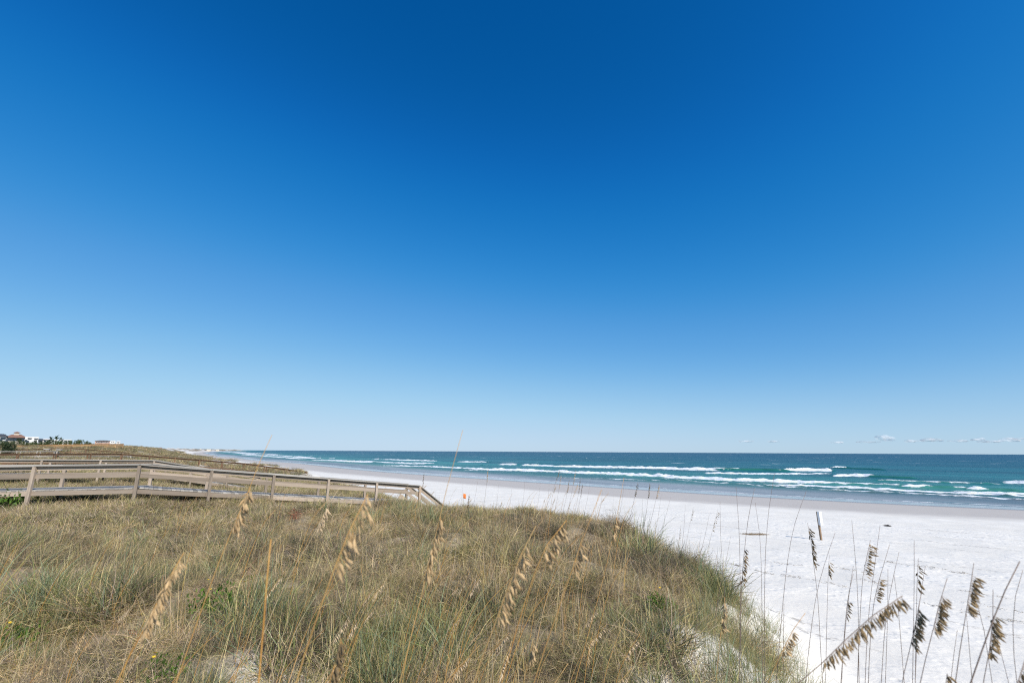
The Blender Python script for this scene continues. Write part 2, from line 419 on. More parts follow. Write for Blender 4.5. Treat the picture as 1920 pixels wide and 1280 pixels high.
W([(1786, 914), (1812, 914.5)], .3, .6, .6); W([(1816, 916), (1852, 917)], .5, .95, 1.1); W([(1850, 917), (1920, 920)], .4, .2, .8)
W([(1884, 903), (1960, 906)], .55, 1.0, 1.6)
W([(1435, 909), (1560, 914), (1690, 919), (1760, 922), (1960, 930)], .14, .95, .9)
W([(1530, 917), (1640, 922), (1800, 928), (1960, 937)], .05, .62, .6)
W([(1240, 900), (1330, 905), (1440, 911), (1530, 916)], .05, .6, .6)
W([(1790, 921), (1850, 923), (1960, 926)], .22, .85, 1.0)
W([(1040, 897), (1120, 899), (1240, 903)], .05, .55, .6)
W([(1056, 861.5), (1102, 861.5)], .8, .9, 2.4)
W([(905, 873), (940, 872.5), (972, 873)], .5, .95, 2.0); W([(985, 874), (1020, 873), (1042, 876)], .5, .9, 2.4)
W([(862, 867), (890, 867.5), (918, 867.5)], .5, .95, 2.2); W([(826, 863), (862, 863.5)], .55, .95, 2.0)
W([(798, 861), (822, 861)], .5, .95, 2.2); W([(758, 860.5), (792, 860.5)], .5, .95, 2.2)
W([(690, 859), (730, 860.5), (770, 863), (822, 865)], .4, 1.0, 4.5)
W([(740, 867), (780, 868), (815, 869)], .2, .95, 4.0); W([(670, 862), (730, 866), (800, 871)], .1, .7, 4)
W([(720, 872), (800, 875), (880, 879), (960, 884)], .12, .95, 1.6)
W([(585, 860), (640, 862), (700, 866)], .3, .95, 4.5); W([(560, 856), (600, 856.5), (640, 858)], .4, .95, 4)
W([(575, 852), (606, 853)], .5, .95, 4); W([(500, 849), (560, 853), (600, 858)], .3, .9, 6)
W([(440, 843), (480, 846), (530, 849)], .4, .95, 8); W([(455, 848), (520, 853), (580, 858)], .2, .8, 7)
W([(405, 841), (450, 845), (500, 850)], .3, .9, 9); W([(648, 849.5), (664, 849.8)], .7, .9, 5); W([(686, 851), (696, 851.2)], .7, .8, 4)
# churned water between the lines and the thin sheet running up the sand
FOAM = np.maximum(FOAM, .22 * sstep(OFF, 1, 5) * (1 - sstep(OFF, 12, 24)) * sstep(fbm(SN / 3, SS / 14, 81, 3), .42, .62))
FOAM = np.maximum(FOAM, .55 * (1 - sstep(np.abs(OFF - 1.0 - 2 * (fbm(SS / 11, 0 * SS, 88, 3) - .5)), .15, .7)))
Z = Z + np.clip(FOAM, 0, 1) * (fbm(SN / 1.1, SS / 1.6, 90, 3) - .25) * .75 * sstep(OFF, 3, 12)
Z = np.maximum(Z, .012)
DEEP = np.interp(OFF, [0, 11, 24, 44, 95, 300, 1500, 20000], [0, .05, .16, .27, .42, .62, .85, 1.0])
me, used = grid_mesh('sea', np.stack([SX, SY, Z], -1), OFF > -1.5, M_SEA)
for nm, v in (('foam', FOAM), ('deep', DEEP), ('face', FACE)): attr(me, nm, v.ravel()[used])
tag(obj('sea', me), 'teal green sea with white breakers rolling in and dark blue horizon', kind='structure')

# ------------------------------------------------------------------ boardwalks
BOX = {}
def box_mesh(mat):
    if mat.name not in BOX:
        v = [(x, y, z) for x in (-.5, .5) for y in (-.5, .5) for z in (-.5, .5)]
        f = [(0, 1, 3, 2), (4, 6, 7, 5), (0, 4, 5, 1), (2, 3, 7, 6), (0, 2, 6, 4), (1, 5, 7, 3)]
        BOX[mat.name] = mesh_from('board_' + mat.name, v, f, mat)
    return BOX[mat.name]
def box(name, c, u, v, w, dims, mat, parent):
    """a board: centre c, unit axes u v w, sizes dims, hung under parent (an unrotated Empty)"""
    m = Matrix.Identity(4)
    for i, (ax, d) in enumerate(zip((u, v, w), dims)):
        for j in range(3): m[j][i] = ax[j] * d
    m.translation = Vector(c) - parent.matrix_basis.translation
    return obj(name, box_mesh(mat), parent, m)
UP = np.array([0, 0, 1.])
def span_frame(a, b):
    u = b - a; L = np.linalg.norm(u); u = u / L
    v = np.cross(UP, u); v /= np.linalg.norm(v)          # left of the walking direction
    return u, v, np.cross(u, v), L
def jit(s): return rnd.uniform(-s, s)

def boardwalk(label, nodes, width=1.5, rail_h=.9, mats=(M_WOOD, M_WOODTOP), detail=2, post=.11, group=None, spacing=2.46, last_post=True, panels=False):
    """nodes: rail-top points along the near rail (z = rail top). The deck lies to the left of the direction of travel."""
    mw, mt = mats
    nodes = [np.array(p, float) for p in nodes]
    root = empty('boardwalk', Vector((*nodes[0][:2], float(ground_z(*nodes[0][:2])))))
    tag(root, label, 'boardwalk', group); bpy.context.view_layer.update()
    pts = [nodes[0]]
    for a, b in zip(nodes[:-1], nodes[1:]):
        k = max(1, round(np.linalg.norm((b - a)[:2]) / spacing))
        pts += [a + (b - a) * i / k for i in range(1, k + 1)]
    vs = []
    for i, p in enumerate(pts):
        a = pts[max(0, i - 1)]; b = pts[min(len(pts) - 1, i + 1)]; _, v, _, _ = span_frame(np.array([*a[:2], 0]), np.array([*b[:2], 0]))
        vs.append(v)
    sides = (0, 1)
    for side in sides:
        for i, p in enumerate(pts):
            q = p + vs[i] * (width * side)
            o = -1 if side == 0 else 1
            q = q + vs[i] * o * .10
            g = float(ground_z(q[0], q[1])) - .45
            u, v, w, _ = span_frame(np.array([*pts[max(0, i - 1)][:2], 0]), np.array([*pts[min(len(pts) - 1, i + 1)][:2], 0]))
            top = p[2] - .045
            tilt = np.array([jit(.012), jit(.012), 1.]); tilt /= np.linalg.norm(tilt)
            box('post', [q[0], q[1], (top + g) / 2], u, v, tilt, (post, post, top - g), mw, root)
    for i, (a, b) in enumerate(zip(pts[:-1], pts[1:])):
        for side in sides:
            A = a + vs[i] * width * side; B = b + vs[i + 1] * width * side
            u, v, w, L = span_frame(A, B); mid = (A + B) / 2; o = -1 if side == 0 else 1
            e = .006
            box('handrail', mid + v * o * .045 - w * .019 + w * jit(.004), u, v, w, (L - e, .235, .038), mt, root)
            if detail >= 1:
                box('rail_board', mid - w * (.040 + .07 + abs(jit(.006))) + v * o * .025, u, v, w, (L - e, .036, .14), mw, root)
            if detail >= 2:
                box('rail_board', mid - w * (.42 + jit(.01)) + v * o * .025, u, v, w, (L - e, .036, .15), mw, root)
            if panels:
                k = 3
                for r in range(k):
                    box('rail_board', mid - w * (.24 + .21 * r + jit(.01)) + v * o * .03, u, v, w, (L - e, .03, .17), mw, root)
            box('stringer', mid - w * (rail_h + .045 + .085) + v * o * .028, u, v, w, (L - e, .04, .17), mw, root)
        A = a + vs[i] * width / 2; B = b + vs[i + 1] * width / 2; u, v, w, L = span_frame(A, B)
        if detail >= 2:
            k = max(1, int(L / .146)); st = L / k
            for j in range(k):
                c = A + u * (st * (j + .5)) - w * (rail_h + .019 + abs(jit(.004)))
                box('deck_plank', c + v * jit(.012), u, v, w, (st - .009, width + .10, .038), mt, root)
        else:
            k = max(1, int(L / 1.2)); st = L / k
            for j in range(k):
                box('deck_plank', A + u * (st * (j + .5)) - w * (rail_h + .02), u, v, w, (st - .012, width + .08, .04), mt, root)
    return root, pts, vs

P0 = np.array([-14.96, 19.06, 5.62]); hd = np.array([math.sin(math.radians(53.2)), math.cos(math.radians(53.2)), -.102])
left = [aty(70, 872.5, 18.26)]
step = left[0] - P0
n1 = [P0 + step * 2.9, P0 + step * 2, left[0], P0] + [P0 + hd * 2.461 * k for k in range(1, 6)]
root1, pts1, vs1 = boardwalk('weathered grey boardwalk bending round to steps down onto the beach', [n1[0]] + n1[1:], spacing=99)
# steps from its seaward end down to the sand
end = pts1[-1]; hv = np.array([hd[0], hd[1], 0]); run = 2.75; drop = 2.0
lv = vs1[-1]
for side in (0, 1):
    o = -1 if side == 0 else 1
    A = end + lv * 1.5 * side; B = A + hv * run - UP * drop
    u, v, w, L = span_frame(A, B)
    box('handrail', (A + B) / 2 + v * o * .045 - w * .02, u, v, w, (L, .20, .038), M_WOODTOP, root1)
    for dz, hh in ((.14, .17), (.42, .15)):
        box('rail_board', (A + B) / 2 - w * dz + v * o * .028, u, v, w, (L - .05, .036, hh), M_WOOD, root1)
    box('stringer', (A + B) / 2 - w * .80 + v * o * .028, u, v, w, (L, .045, .26), M_WOOD, root1)
    for t in (.55, 1.0):
        p = A + (B - A) * t + v * o * .10; g = float(ground_z(p[0], p[1])) - .5
        box('post', [p[0], p[1], (p[2] - .03 + g) / 2], hv, v, UP, (.11, .11, p[2] - .03 - g), M_WOOD, root1)
for k in range(10):
    t = (k + .6) / 10; c = end + lv * .75 + (hv * run - UP * drop) * t - UP * (.90 + .03)
    box('step', c, hv, lv, UP, (.27, 1.46, .04), M_WOODTOP, root1)

def nd(px, py, D): return aty(px, py, D)
b2a, b2b = nd(0, 861, 30), nd(290, 862.5, 34)
far2 = b2b + np.array([.8, .6, 0]) * 7; far2[2] = b2b[2] - 1.35
boardwalk('grey boardwalk just behind the bending one, ramping down past its own bend', [b2a + (b2a - b2b) * .12, b2b, far2], group='boardwalks across the dunes', spacing=2.8)
b3 = [nd(0, 850, 50), nd(230, 850, 58), nd(460, 868, 66), nd(575, 884, 71)]
boardwalk('long dark brown boardwalk sloping down the dunes to the beach', [b3[0] + (b3[0] - b3[1]) * .15] + b3[1:], mats=(M_BROWN, M_BROWN), detail=1, group='boardwalks across the dunes', spacing=2.7)
boardwalk('pale boardwalk stepping down between the dark brown walkway and the far dunes', [nd(-6, 845, 84), nd(107, 845, 88), nd(115, 854, 89.5), nd(245, 854, 97), nd(258, 861, 98.5)], mats=(M_WOODTOP, M_WOODTOP), detail=1, group='boardwalks across the dunes', spacing=3.0)
b5 = [nd(18, 843.5, 108), nd(85, 840.5, 112), nd(133, 839.5, 115), nd(242, 848, 122)]
boardwalk('thin brown boardwalk with two white benches, crossing the dune below the panelled walkway', b5, mats=(M_BROWN, M_BROWN), detail=1, group='boardwalks across the dunes', spacing=3.2)
boardwalk('long orange timber walkway with boarded sides running before the green shrubs', [nd(8, 835.5, 150), nd(120, 832.5, 156), nd(232, 831.5, 168)], mats=(M_ORANGE, M_ORANGE), detail=1, group='boardwalks across the dunes', spacing=2.2, panels=True)

def bench(px, py, D, label):
    p = nd(px, py, D); b = empty('bench', Vector(p)); bpy.context.view_layer.update(); tag(b, label, 'bench', 'white benches')
    u, v = np.array([.95, .3, 0]), np.array([-.3, .95, 0])
    u = u / np.linalg.norm(u); v = v / np.linalg.norm(v)
    for k in range(3): box('slat', p + v * (.13 * (k - 1)), u, v, UP, (1.1, .12, .10), M_WHITE, b)
    g = p[2] - .48
    for s in (-1, 1): box('leg', p + u * (.45 * s) - UP * .28, u, v, UP, (.08, .30, .46), M_BROWN, b)
bench(88, 842, 110.6, 'white bench by the boardwalk, further from its seaward slope')
bench(111, 842.5, 111.6, 'white bench by the boardwalk, closer to its seaward slope')

# ------------------------------------------------------------------ sign, marker and drift on the beach
b = aty(1541, 1020, 28.0); b[2] = float(ground_z(b[0], b[1]))
sg = empty('beach_sign', Vector(b)); bpy.context.view_layer.update()
tag(sg, 'small white sign on a brown timber post standing in the white sand', 'sign')
su = np.array([math.cos(math.radians(20)), math.sin(math.radians(20)), 0]); sv = np.array([-su[1], su[0], 0])
box('post', b + UP * .72, su, sv, UP, (.09, .09, 1.64), mat_wood('sign_post_timber', (.30, .20, .13), (.38, .27, .18), (.22, .15, .1)), sg)
pn = box('panel', b + UP * 1.19 - sv * .115, su, sv, UP, (.20, .13, .74), M_WHITE, sg)
p = aty(868, 946, 42); p[2] = float(ground_z(p[0], p[1]))
fl = empty('marker_flag', Vector(p)); bpy.context.view_layer.update(); tag(fl, 'small orange flag on a thin stake in the sand beyond the steps', 'flag')
M_FLAG = mat_plain('orange_plastic', (.75, .22, .05), .5, .1)
box('stake', p + UP * .6, _X, np.array([0, 1., 0]), UP, (.025, .025, 1.3), M_WOOD, fl)
fv = []; ff = []
for i in range(6):
    for j in range(4):
        fv.append((.02 + .045 * i, .03 * math.sin(i * 1.1), 1.22 - .13 * j - .01 * i))
for i in range(5):
    for j in range(3): ff.append((i * 4 + j, i * 4 + j + 1, i * 4 + j + 5, i * 4 + j + 4))
fm = mesh_from('flag', fv, ff, M_FLAG, True); fo = obj('flag', fm, fl); sm = fo.modifiers.new('s', 'SOLIDIFY'); sm.thickness = .006

def strands(n, rx, ry, h, lo, hi, w, cols, seed, curl=.5, seg=3):
    """loose flat strands heaped in an ellipse"""
    r = random.Random(seed); V = []; Fc = []; Cc = []
    for _ in range(n):
        a = r.uniform(0, 6.283); q = math.sqrt(r.random()); x, y = rx * q * math.cos(a), ry * q * math.sin(a)
        z = r.uniform(.005, h) * (1 - q * .8); d = r.uniform(0, 6.283); L = r.uniform(lo, hi); c = r.choice(cols); f = r.uniform(.8, 1.2)
        b0 = len(V)
        for i in range(seg + 1):
            V.append((x - w * math.sin(d), y + w * math.cos(d), z)); V.append((x + w * math.sin(d), y - w * math.cos(d), z + w))
            Cc += [tuple(k * f for k in c)] * 2
            x += L / seg * math.cos(d); y += L / seg * math.sin(d); z = max(.004, z + r.uniform(-.02, .02)); d += r.uniform(-curl, curl)
        for i in range(seg): Fc.append((b0 + 2 * i, b0 + 2 * i + 1, b0 + 2 * i + 3, b0 + 2 * i + 2))
    return V, Fc, Cc
def colmesh(name, V, Fc, Cc, mat, smooth=True):
    me = mesh_from(name, V, Fc, mat, smooth)
    a = me.attributes.new('col', 'FLOAT_COLOR', 'POINT'); C4 = np.ones((len(V), 4), np.float32); C4[:, :3] = np.array(Cc, np.float32)
    a.data.foreach_set('color', C4.ravel()); return me
p = atz(1418, 1007, 1.2); p[2] = float(ground_z(p[0], p[1])) + .005
o = obj('seaweed_wrack', colmesh('seaweed_wrack', *strands(190, .75, .28, .05, .1, .4, .006, [(.26, .17, .09), (.33, .22, .12), (.20, .13, .08)], 5), M_LEAF)); o.location = p
tag(o, 'flat brown heap of dried weed lying on white sand near the sign', 'seaweed', kind='thing')
p = atz(1664, 987, 1.0); p[2] = float(ground_z(p[0], p[1])) + .005
o = obj('seaweed_wrack', colmesh('seaweed_clump', *strands(200, .16, .12, .12, .08, .2, .008, [(.05, .045, .04), (.09, .07, .05)], 6), M_LEAF)); o.location = p
tag(o, 'small dark clump of weed alone on the open sand toward the water', 'seaweed', kind='thing')
dr = random.Random(91)
for k, (px, py) in enumerate([(1380, 1062), (1425, 1075), (1500, 1090), (1560, 1102), (1605, 1072), (1640, 1098), (1745, 1062), (1800, 1072), (1690, 1055), (1870, 1150), (1780, 1150), (1900, 1175), (1140, 945), (1480, 1060), (1840, 1120)]):
    p = atz(px, py, 1.6); p[2] = float(ground_z(p[0], p[1])) + .004
    o = obj('drift_straw', colmesh('drift_straw', *strands(26, dr.uniform(.3, .8), .10, .03, .05, .22, .004, [(.16, .12, .08), (.24, .19, .13)], 100 + k), M_LEAF)); o.location = p
    o.rotation_euler.z = TH + math.pi / 2 + dr.uniform(-.3, .3)
    tag(o, 'thin scatter of dark straw washed up on the white sand', 'straw', 'scatters of straw on the sand')

# ------------------------------------------------------------------ houses, shrubs and palms behind the dunes
M_STUCCO = mat_plain('white_stucco', (.74, .73, .71), .85, .05)
M_CREAM = mat_plain('cream_stucco', (.55, .50, .42), .85, .07)
M_TILE = mat_plain('red_roof_tile', (.27, .15, .105), .8, .25, 14)
M_SLATE = mat_plain('dark_roof', (.07, .075, .085), .7, .2, 10)
M_GLASS = mat_plain('window_glass', (.03, .045, .06), .15, .2, 2, .6)
def yawed(a):
    return np.array([math.cos(a), math.sin(a), 0]), np.array([-math.sin(a), math.cos(a), 0])
def hip_roof(name, root, c, u, v, w, d, h, over, mat, ridge=.4):
    a, b = w / 2 + over, d / 2 + over; r = max(0, a - b) if ridge is None else a * ridge
    V = [(-a, -b, 0), (a, -b, 0), (a, b, 0), (-a, b, 0), (-a, -b, .18), (a, -b, .18), (a, b, .18), (-a, b, .18), (-r, 0, h), (r, 0, h)]
    F_ = [(0, 3, 2, 1), (0, 1, 5, 4), (1, 2, 6, 5), (2, 3, 7, 6), (3, 0, 4, 7), (4, 5, 9, 8), (5, 6, 9), (6, 7, 8, 9), (7, 4, 8)]
    W_ = [np.array(c) + u * p[0] + v * p[1] + UP * p[2] - np.array(root.location) for p in V]
    return obj(name, mesh_from('roof', W_, F_, mat), root)
def house(label, px0, px1, ytop, ybase, D, wallm, roof, roofm, wins, yaw=0., roof_h=1.8, deep=9, cupola=False, group='houses behind the dunes', name='house', wall_top=None):
    """walls from ybase (picture row, may be hidden) to ytop at distance D; wins = [(fraction across, fraction up, width, height)]"""
    a = aty(px0, ybase, D); b2 = aty(px1, ybase, D); c = (a + b2) / 2; az = math.atan2(c[0], c[1]); w = (px1 - px0) / FPX * D * math.cos(az); yaw = yaw - az
    top = aty((px0 + px1) / 2, ytop, D)[2]; g = min(float(ground_z(c[0], c[1])), c[2]) - .5
    root = empty(name, Vector((c[0], c[1], g))); tag(root, label, 'house', group)
    u, v = yawed(yaw); cc = np.array([c[0], c[1], 0]) + v * deep / 2
    box('wall', cc + UP * (g + top) / 2, u, v, UP, (w, deep, top - g), wallm, root)
    vis = top - c[2]
    for fx, fz, ww, wh in wins:
        p = cc - v * (deep / 2 + .03) + u * ((fx - .5) * w) + UP * (c[2] + fz * vis)
        f = box('window', p, u, v, UP, (ww + .2, .10, wh + .2), M_STUCCO, root)
        pn_ = obj('pane', box_mesh(M_GLASS), f); pn_.matrix_basis = Matrix.Translation((0, -.35, 0)) @ Matrix.Diagonal((ww / (ww + .2), .6, wh / (wh + .2), 1))
    if roof == 'hip':
        hip_roof('roof', root, cc + UP * top, u, v, w, deep, roof_h, .7, roofm)
        if cupola:
            box('cupola', cc + UP * (top + roof_h + .15), u, v, UP, (1.9, 1.9, 1.3), M_CREAM, root)
            hip_roof('cupola_roof', root, cc + UP * (top + roof_h + .8), u, v, 2.0, 2.0, .7, .35, roofm, 0)
    elif roof == 'flat':
        box('parapet', cc + UP * (top + .15), u, v, UP, (w + .3, deep + .3, .36), wallm, root)
        box('roof', cc + UP * (top + .34), u, v, UP, (w - .3, deep - .3, .05), roofm, root)
    return root
w4 = [(.2, .6, 1.2, 1.3), (.5, .6, 1.2, 1.3), (.8, .6, 1.2, 1.3)]
r_ = house('white house with a dark roof and chimney, cut by the dune shrubs', -14, 8.5, 817.5, 828, 240, M_STUCCO, 'hip', M_SLATE, [(.8, .6, 2.0, 1.2), (.6, .2, 1.6, 1.1)], roof_h=1.3)
c = aty(8, 816, 243); box('chimney', np.array([c[0], c[1], c[2] - .3]), _X, np.array([0, 1., 0]), UP, (.7, .7, 1.8), M_SLATE, r_)
house('big cream house with a red hipped tile roof and a small cupola', 10, 45, 820, 828, 250, M_CREAM, 'hip', M_TILE, [(.35, .55, 1.2, 1.4), (.55, .55, 2.2, 1.5), (.75, .55, 1.6, 1.4), (.92, .5, 1.2, 1.6), (.2, .5, 1.2, 1.2)], roof_h=1.75, cupola=True)
house('flat roofed white house of cubic shape next to the red roofed one', 45.5, 70, 820, 829, 245, M_STUCCO, 'flat', M_STUCCO, [(.35, .75, 1.5, .7), (.85, .72, 1.6, .6), (.1, .3, .9, 1.3), (.25, .15, 1, 1.2)])
house('small white house with a dark band of windows', 70.5, 79, 825, 831, 262, M_STUCCO, 'hip', M_SLATE, [(.3, .6, .9, 1), (.7, .6, .9, 1)], roof_h=.9)
house('low white house with a pale roof among the shrubs', 79.5, 93, 823.5, 829, 300, M_CREAM, 'hip', M_STUCCO, [(.3, .4, 1, 1), (.7, .4, 1, 1)], roof_h=.7)
house('narrow white house beside the tallest palm', 94, 108, 825, 829, 320, M_STUCCO, 'flat', M_STUCCO, [(.3, .5, 1, .9), (.7, .5, 1, .9)])
house('wide low white house beyond the palms with a flat roof', 111.5, 133, 824.5, 828, 330, M_STUCCO, 'flat', M_STUCCO, [(.2, .5, 1.4, .8), (.5, .5, 1.4, .8), (.8, .5, 1.4, .8)])
house('long reddish building with a dark roof far down the coast', 178, 205.5, 826.5, 831, 620, mat_plain('pink_stucco', (.50, .33, .26), .85, .1), 'hip', M_SLATE, [(.1 + .11 * i, .5, 1.5, 1.3) for i in range(8)], roof_h=1.0)
house('pale square block beside the long reddish building', 206.5, 215.5, 826.5, 831, 600, M_STUCCO, 'flat', M_CREAM, [(.3, .6, 1.2, 1), (.7, .6, 1.2, 1)])
house('white gabled block at the seaward end of the row', 218, 225, 828, 831, 600, M_STUCCO, 'hip', M_STUCCO, [(.5, .5, 1.2, 1)], roof_h=1.2)
hr = random.Random(4)
x = 229.0
while x < 408:
    w_ = hr.uniform(2.5, 8); D = np.interp(x, [229, 408], [800, 2200]) * hr.uniform(.9, 1.1)
    yb = np.interp(x, [225, 300, 410], [837.5, 840.5, 843]); h_ = hr.uniform(.5, 1.2)
    house('tiny pale house in the distant row along the coast', x, x + w_, yb - h_, yb, D, hr.choice([M_STUCCO, M_CREAM, M_CREAM]), hr.choice(['flat', 'hip']), hr.choice([M_STUCCO, M_TILE, M_SLATE, M_CREAM]), [], roof_h=hr.uniform(.8, 2), deep=14, group='distant houses along the coast')
    x += w_ + hr.choice([1, 3, 6, 10])

def leaf_cloud(n, rx, ry, rz, leaf, cols, seed, lobes=7, zmin=0):
    """leaf-sized faces through several overlapping lobes"""
    r = random.Random(seed); V = []; Fc = []; Cc = []
    L = [(r.uniform(-.6, .6) * rx, r.uniform(-.6, .6) * ry, r.uniform(.25, .75) * rz, r.uniform(.3, .55)) for _ in range(lobes)]
    for _ in range(n):
        lx, ly, lz, q = r.choice(L); v = Vector((r.gauss(0, 1), r.gauss(0, 1), r.gauss(0, 1))); v.normalize(); v *= r.uniform(.55, 1) ** .5
        p = Vector((lx + v.x * rx * q, ly + v.y * ry * q, max(zmin, lz + v.z * rz * q)))
        a = Vector((r.gauss(0, 1), r.gauss(0, 1), r.gauss(0, .8))).normalized(); b_ = a.cross(Vector((r.gauss(0, 1), r.gauss(0, 1), r.gauss(0, 1)))).normalized()
        s_ = leaf * r.uniform(.6, 1.3); b0 = len(V); c_ = r.choice(cols); f = r.uniform(.7, 1.3)
        V += [p - a * s_, p + b_ * s_ * .45, p + a * s_, p - b_ * s_ * .45]; Cc += [tuple(k * f for k in c_)] * 4; Fc.append((b0, b0 + 1, b0 + 2, b0 + 3))
    return V, Fc, Cc
def tube(pts, r0, r1, n=5):
    V = []; Fc = []
    pts = [Vector(p) for p in pts]
    for i, p in enumerate(pts):
        d = (pts[min(i + 1, len(pts) - 1)] - pts[max(i - 1, 0)]).normalized()
        a = d.cross(Vector((.3, 1, .1))).normalized(); b_ = d.cross(a); t = i / (len(pts) - 1); rr = r0 + (r1 - r0) * t
        for k in range(n):
            an = 6.28318 * k / n; V.append(p + a * math.cos(an) * rr + b_ * math.sin(an) * rr)
    for i in range(len(pts) - 1):
        for k in range(n):
            Fc.append((i * n + k, i * n + (k + 1) % n, (i + 1) * n + (k + 1) % n, (i + 1) * n + k))
    Fc.append(tuple(range((len(pts) - 1) * n, len(pts) * n)))
    return V, Fc
M_BARK = mat_plain('bark', (.16, .12, .09), .9, .2, 5)
GRN = [(.06, .10, .03), (.085, .125, .04), (.045, .08, .03), (.11, .13, .05)]
DRK = [(.035, .055, .025), (.05, .07, .03), (.06, .075, .035)]
shrub_me = [colmesh('shrub_crown', *leaf_cloud(900, 1, 1, 1, .10, c_, 20 + i), M_LEAF, False) for i, c_ in enumerate((GRN, GRN, DRK))]
stem_me = mesh_from('shrub_stem', *tube([(0, 0, -.4), (.03, .02, .1), (.08, -.03, .45)], .05, .02), M_BARK)
def shrub(px, py, D, wpx, hpx, kind, label, group='shrubs in front of the houses'):
    p = aty(px, py, D); s_ = D / FPX; g = float(ground_z(p[0], p[1]))
    z0 = min(p[2], g + .3) if abs(p[2] - g) > .3 else p[2]; h = p[2] + hpx * s_ - z0
    r0 = empty('shrub', Vector((p[0], p[1], z0))); tag(r0, label, 'shrub', group)
    o = obj('crown', shrub_me[kind], r0); o.scale = (wpx * s_ * .55, wpx * s_ * .55, h); o.rotation_euler.z = px
    obj('stem', stem_me, r0).scale = (h, h, h)
for px, py, D, w_, h_, kd in [(3, 832, 190, 9, 5, 0), (12, 833, 185, 9, 4.5, 0), (22, 833, 190, 9, 5.5, 0), (34, 832, 200, 7, 9, 2), (41, 834, 190, 8, 6.5, 0), (49, 835, 185, 8, 4.5, 0), (58, 835, 185, 9, 5.5, 1), (64, 832, 200, 6, 6, 2), (68, 836, 180, 9, 5, 0), (77, 834, 185, 9, 5, 0), (86, 833, 190, 9, 5.5, 1), (94, 832, 200, 9, 6, 2), (103, 833, 190, 9, 5.5, 1), (112, 833, 195, 9, 5.5, 0), (121, 832, 200, 9, 4.5, 1), (131, 832, 205, 9, 5, 0), (141, 831.5, 205, 9, 5.5, 1), (151, 831.5, 205, 9, 5.5, 0), (161, 832, 210, 8, 4, 1), (170, 832.5, 215, 8, 2.6, 1)]:
    shrub(px, py, D, w_, h_, kd, {0: 'round green shrub in the hedge-like row below the houses', 1: 'olive shrub in the row between the palms and the far dune', 2: 'taller dark green shrub standing out of the row below the houses'}[kd])
shrub(8, 845.5, 96, 26, 12, 2, 'dark palmetto bush beside the pale boardwalk', None)
def palm(px, ytop, ybase, D, label):
    b_ = aty(px, ybase, D); t_ = aty(px, ytop, D); g = float(ground_z(b_[0], b_[1])); g = min(g, b_[2])
    H_ = t_[2] - g; r0 = empty('palm_tree', Vector((b_[0], b_[1], g))); tag(r0, label, 'palm', 'palms among the houses')
    obj('trunk', mesh_from('palm_trunk', *tube([(0, 0, -.3), (.08, 0, H_ * .4), (.05, 0, H_ * .8), (0, 0, H_ * .9)], .2, .15), M_BARK), r0)
    r = random.Random(int(px)); V = []; Fc = []; Cc = []
    for k in range(22):
        az = r.uniform(0, 6.283); el = r.uniform(-.2, 1.3); L = r.uniform(1.3, 1.9); p = Vector((0, 0, H_ * .9)); d = Vector((math.cos(az) * math.cos(el), math.sin(az) * math.cos(el), math.sin(el)))
        sd = d.cross(Vector((0, 0, 1))).normalized(); b0 = len(V)
        for i in range(6):
            wd = .26 * math.sin(3.14 * (i + .6) / 6.2); V += [p - sd * wd, p + sd * wd]; Cc += [(.05, .08, .03)] * 2
            p = p + d * L / 5; d = (d + Vector((0, 0, -.28))).normalized()
        for i in range(5): Fc.append((b0 + 2 * i, b0 + 2 * i + 1, b0 + 2 * i + 3, b0 + 2 * i + 2))
    obj('crown', colmesh('palm_crown', V, Fc, Cc, M_LEAF), r0)
palm(103, 819, 833, 230, 'tallest palm tree rising above the low white houses')
palm(93, 821.5, 832, 260, 'small palm tree between the white houses')
palm(112.5, 822, 832, 280, 'palm tree right in front of the wide low white house')

# ------------------------------------------------------------------ fair-weather clouds low over the sea
k = NT('cloud_vapour'); k.n.remove(k.b)
df = k.node('ShaderNodeBsdfDiffuse'); df.inputs[0].default_value = (.86, .84, .84, 1); tp = k.node('ShaderNodeBsdfTransparent'); mx = k.node('ShaderNodeMixShader')
cn = k.noise(.004, 4, .6, k.node('ShaderNodeNewGeometry').outputs['Position']); k.link(k.maprange(cn, .35, .65, .04, .36), mx.inputs[0])
k.link(tp.outputs[0], mx.inputs[1]); k.link(df.outputs[0], mx.inputs[2]); k.link(mx.outputs[0], k.out.inputs[0]); M_CLOUD = k.m
def ico(sub=2):
    import bmesh
    bm = bmesh.new(); bmesh.ops.create_icosphere(bm, subdivisions=sub, radius=1)
    V = np.array([v.co[:] for v in bm.verts]); F_ = [[v.index for v in f.verts] for f in bm.faces]; bm.free(); return V, F_
IV, IF = ico(3)
def cloud(px, py, wpx, hpx, D, seed, label, group=None):
    p = aty(px, py + hcorr(px), D); s_ = D / FPX; r = random.Random(seed)
    lobes = [(0, 0, .42, .5)] + [(r.uniform(-.75, .75), r.uniform(-.4, .4), r.uniform(.15, .55), r.uniform(.22, .42)) for _ in range(7)]
    d = IV / np.linalg.norm(IV, axis=1)[:, None]; rr = np.full(len(d), .12)
    for lx, ly, lz, q in lobes:                       # one skin over all lobes: farthest lobe hit along each direction
        c_ = np.array([lx, ly, lz - .35]); b_ = d @ c_; disc = b_ ** 2 - (c_ @ c_ - q * q)
        t = np.where(disc > 0, b_ + np.sqrt(np.clip(disc, 0, None)), 0); rr = np.maximum(rr, t)
    rr *= 1 + .25 * (fbm(d[:, 0] * 6 + seed, d[:, 2] * 6 + d[:, 1] * 5, seed, 3) - .5)
    V = d * rr[:, None]; V[:, 2] = np.maximum(V[:, 2], -.22)
    V = V * np.array([wpx * s_ * .62, wpx * s_ * .5, hpx * s_ * .95])
    o = obj('cloud', mesh_from('cloud', V, IF, M_CLOUD, True)); o.location = p; tag(o, label, 'cloud', group)
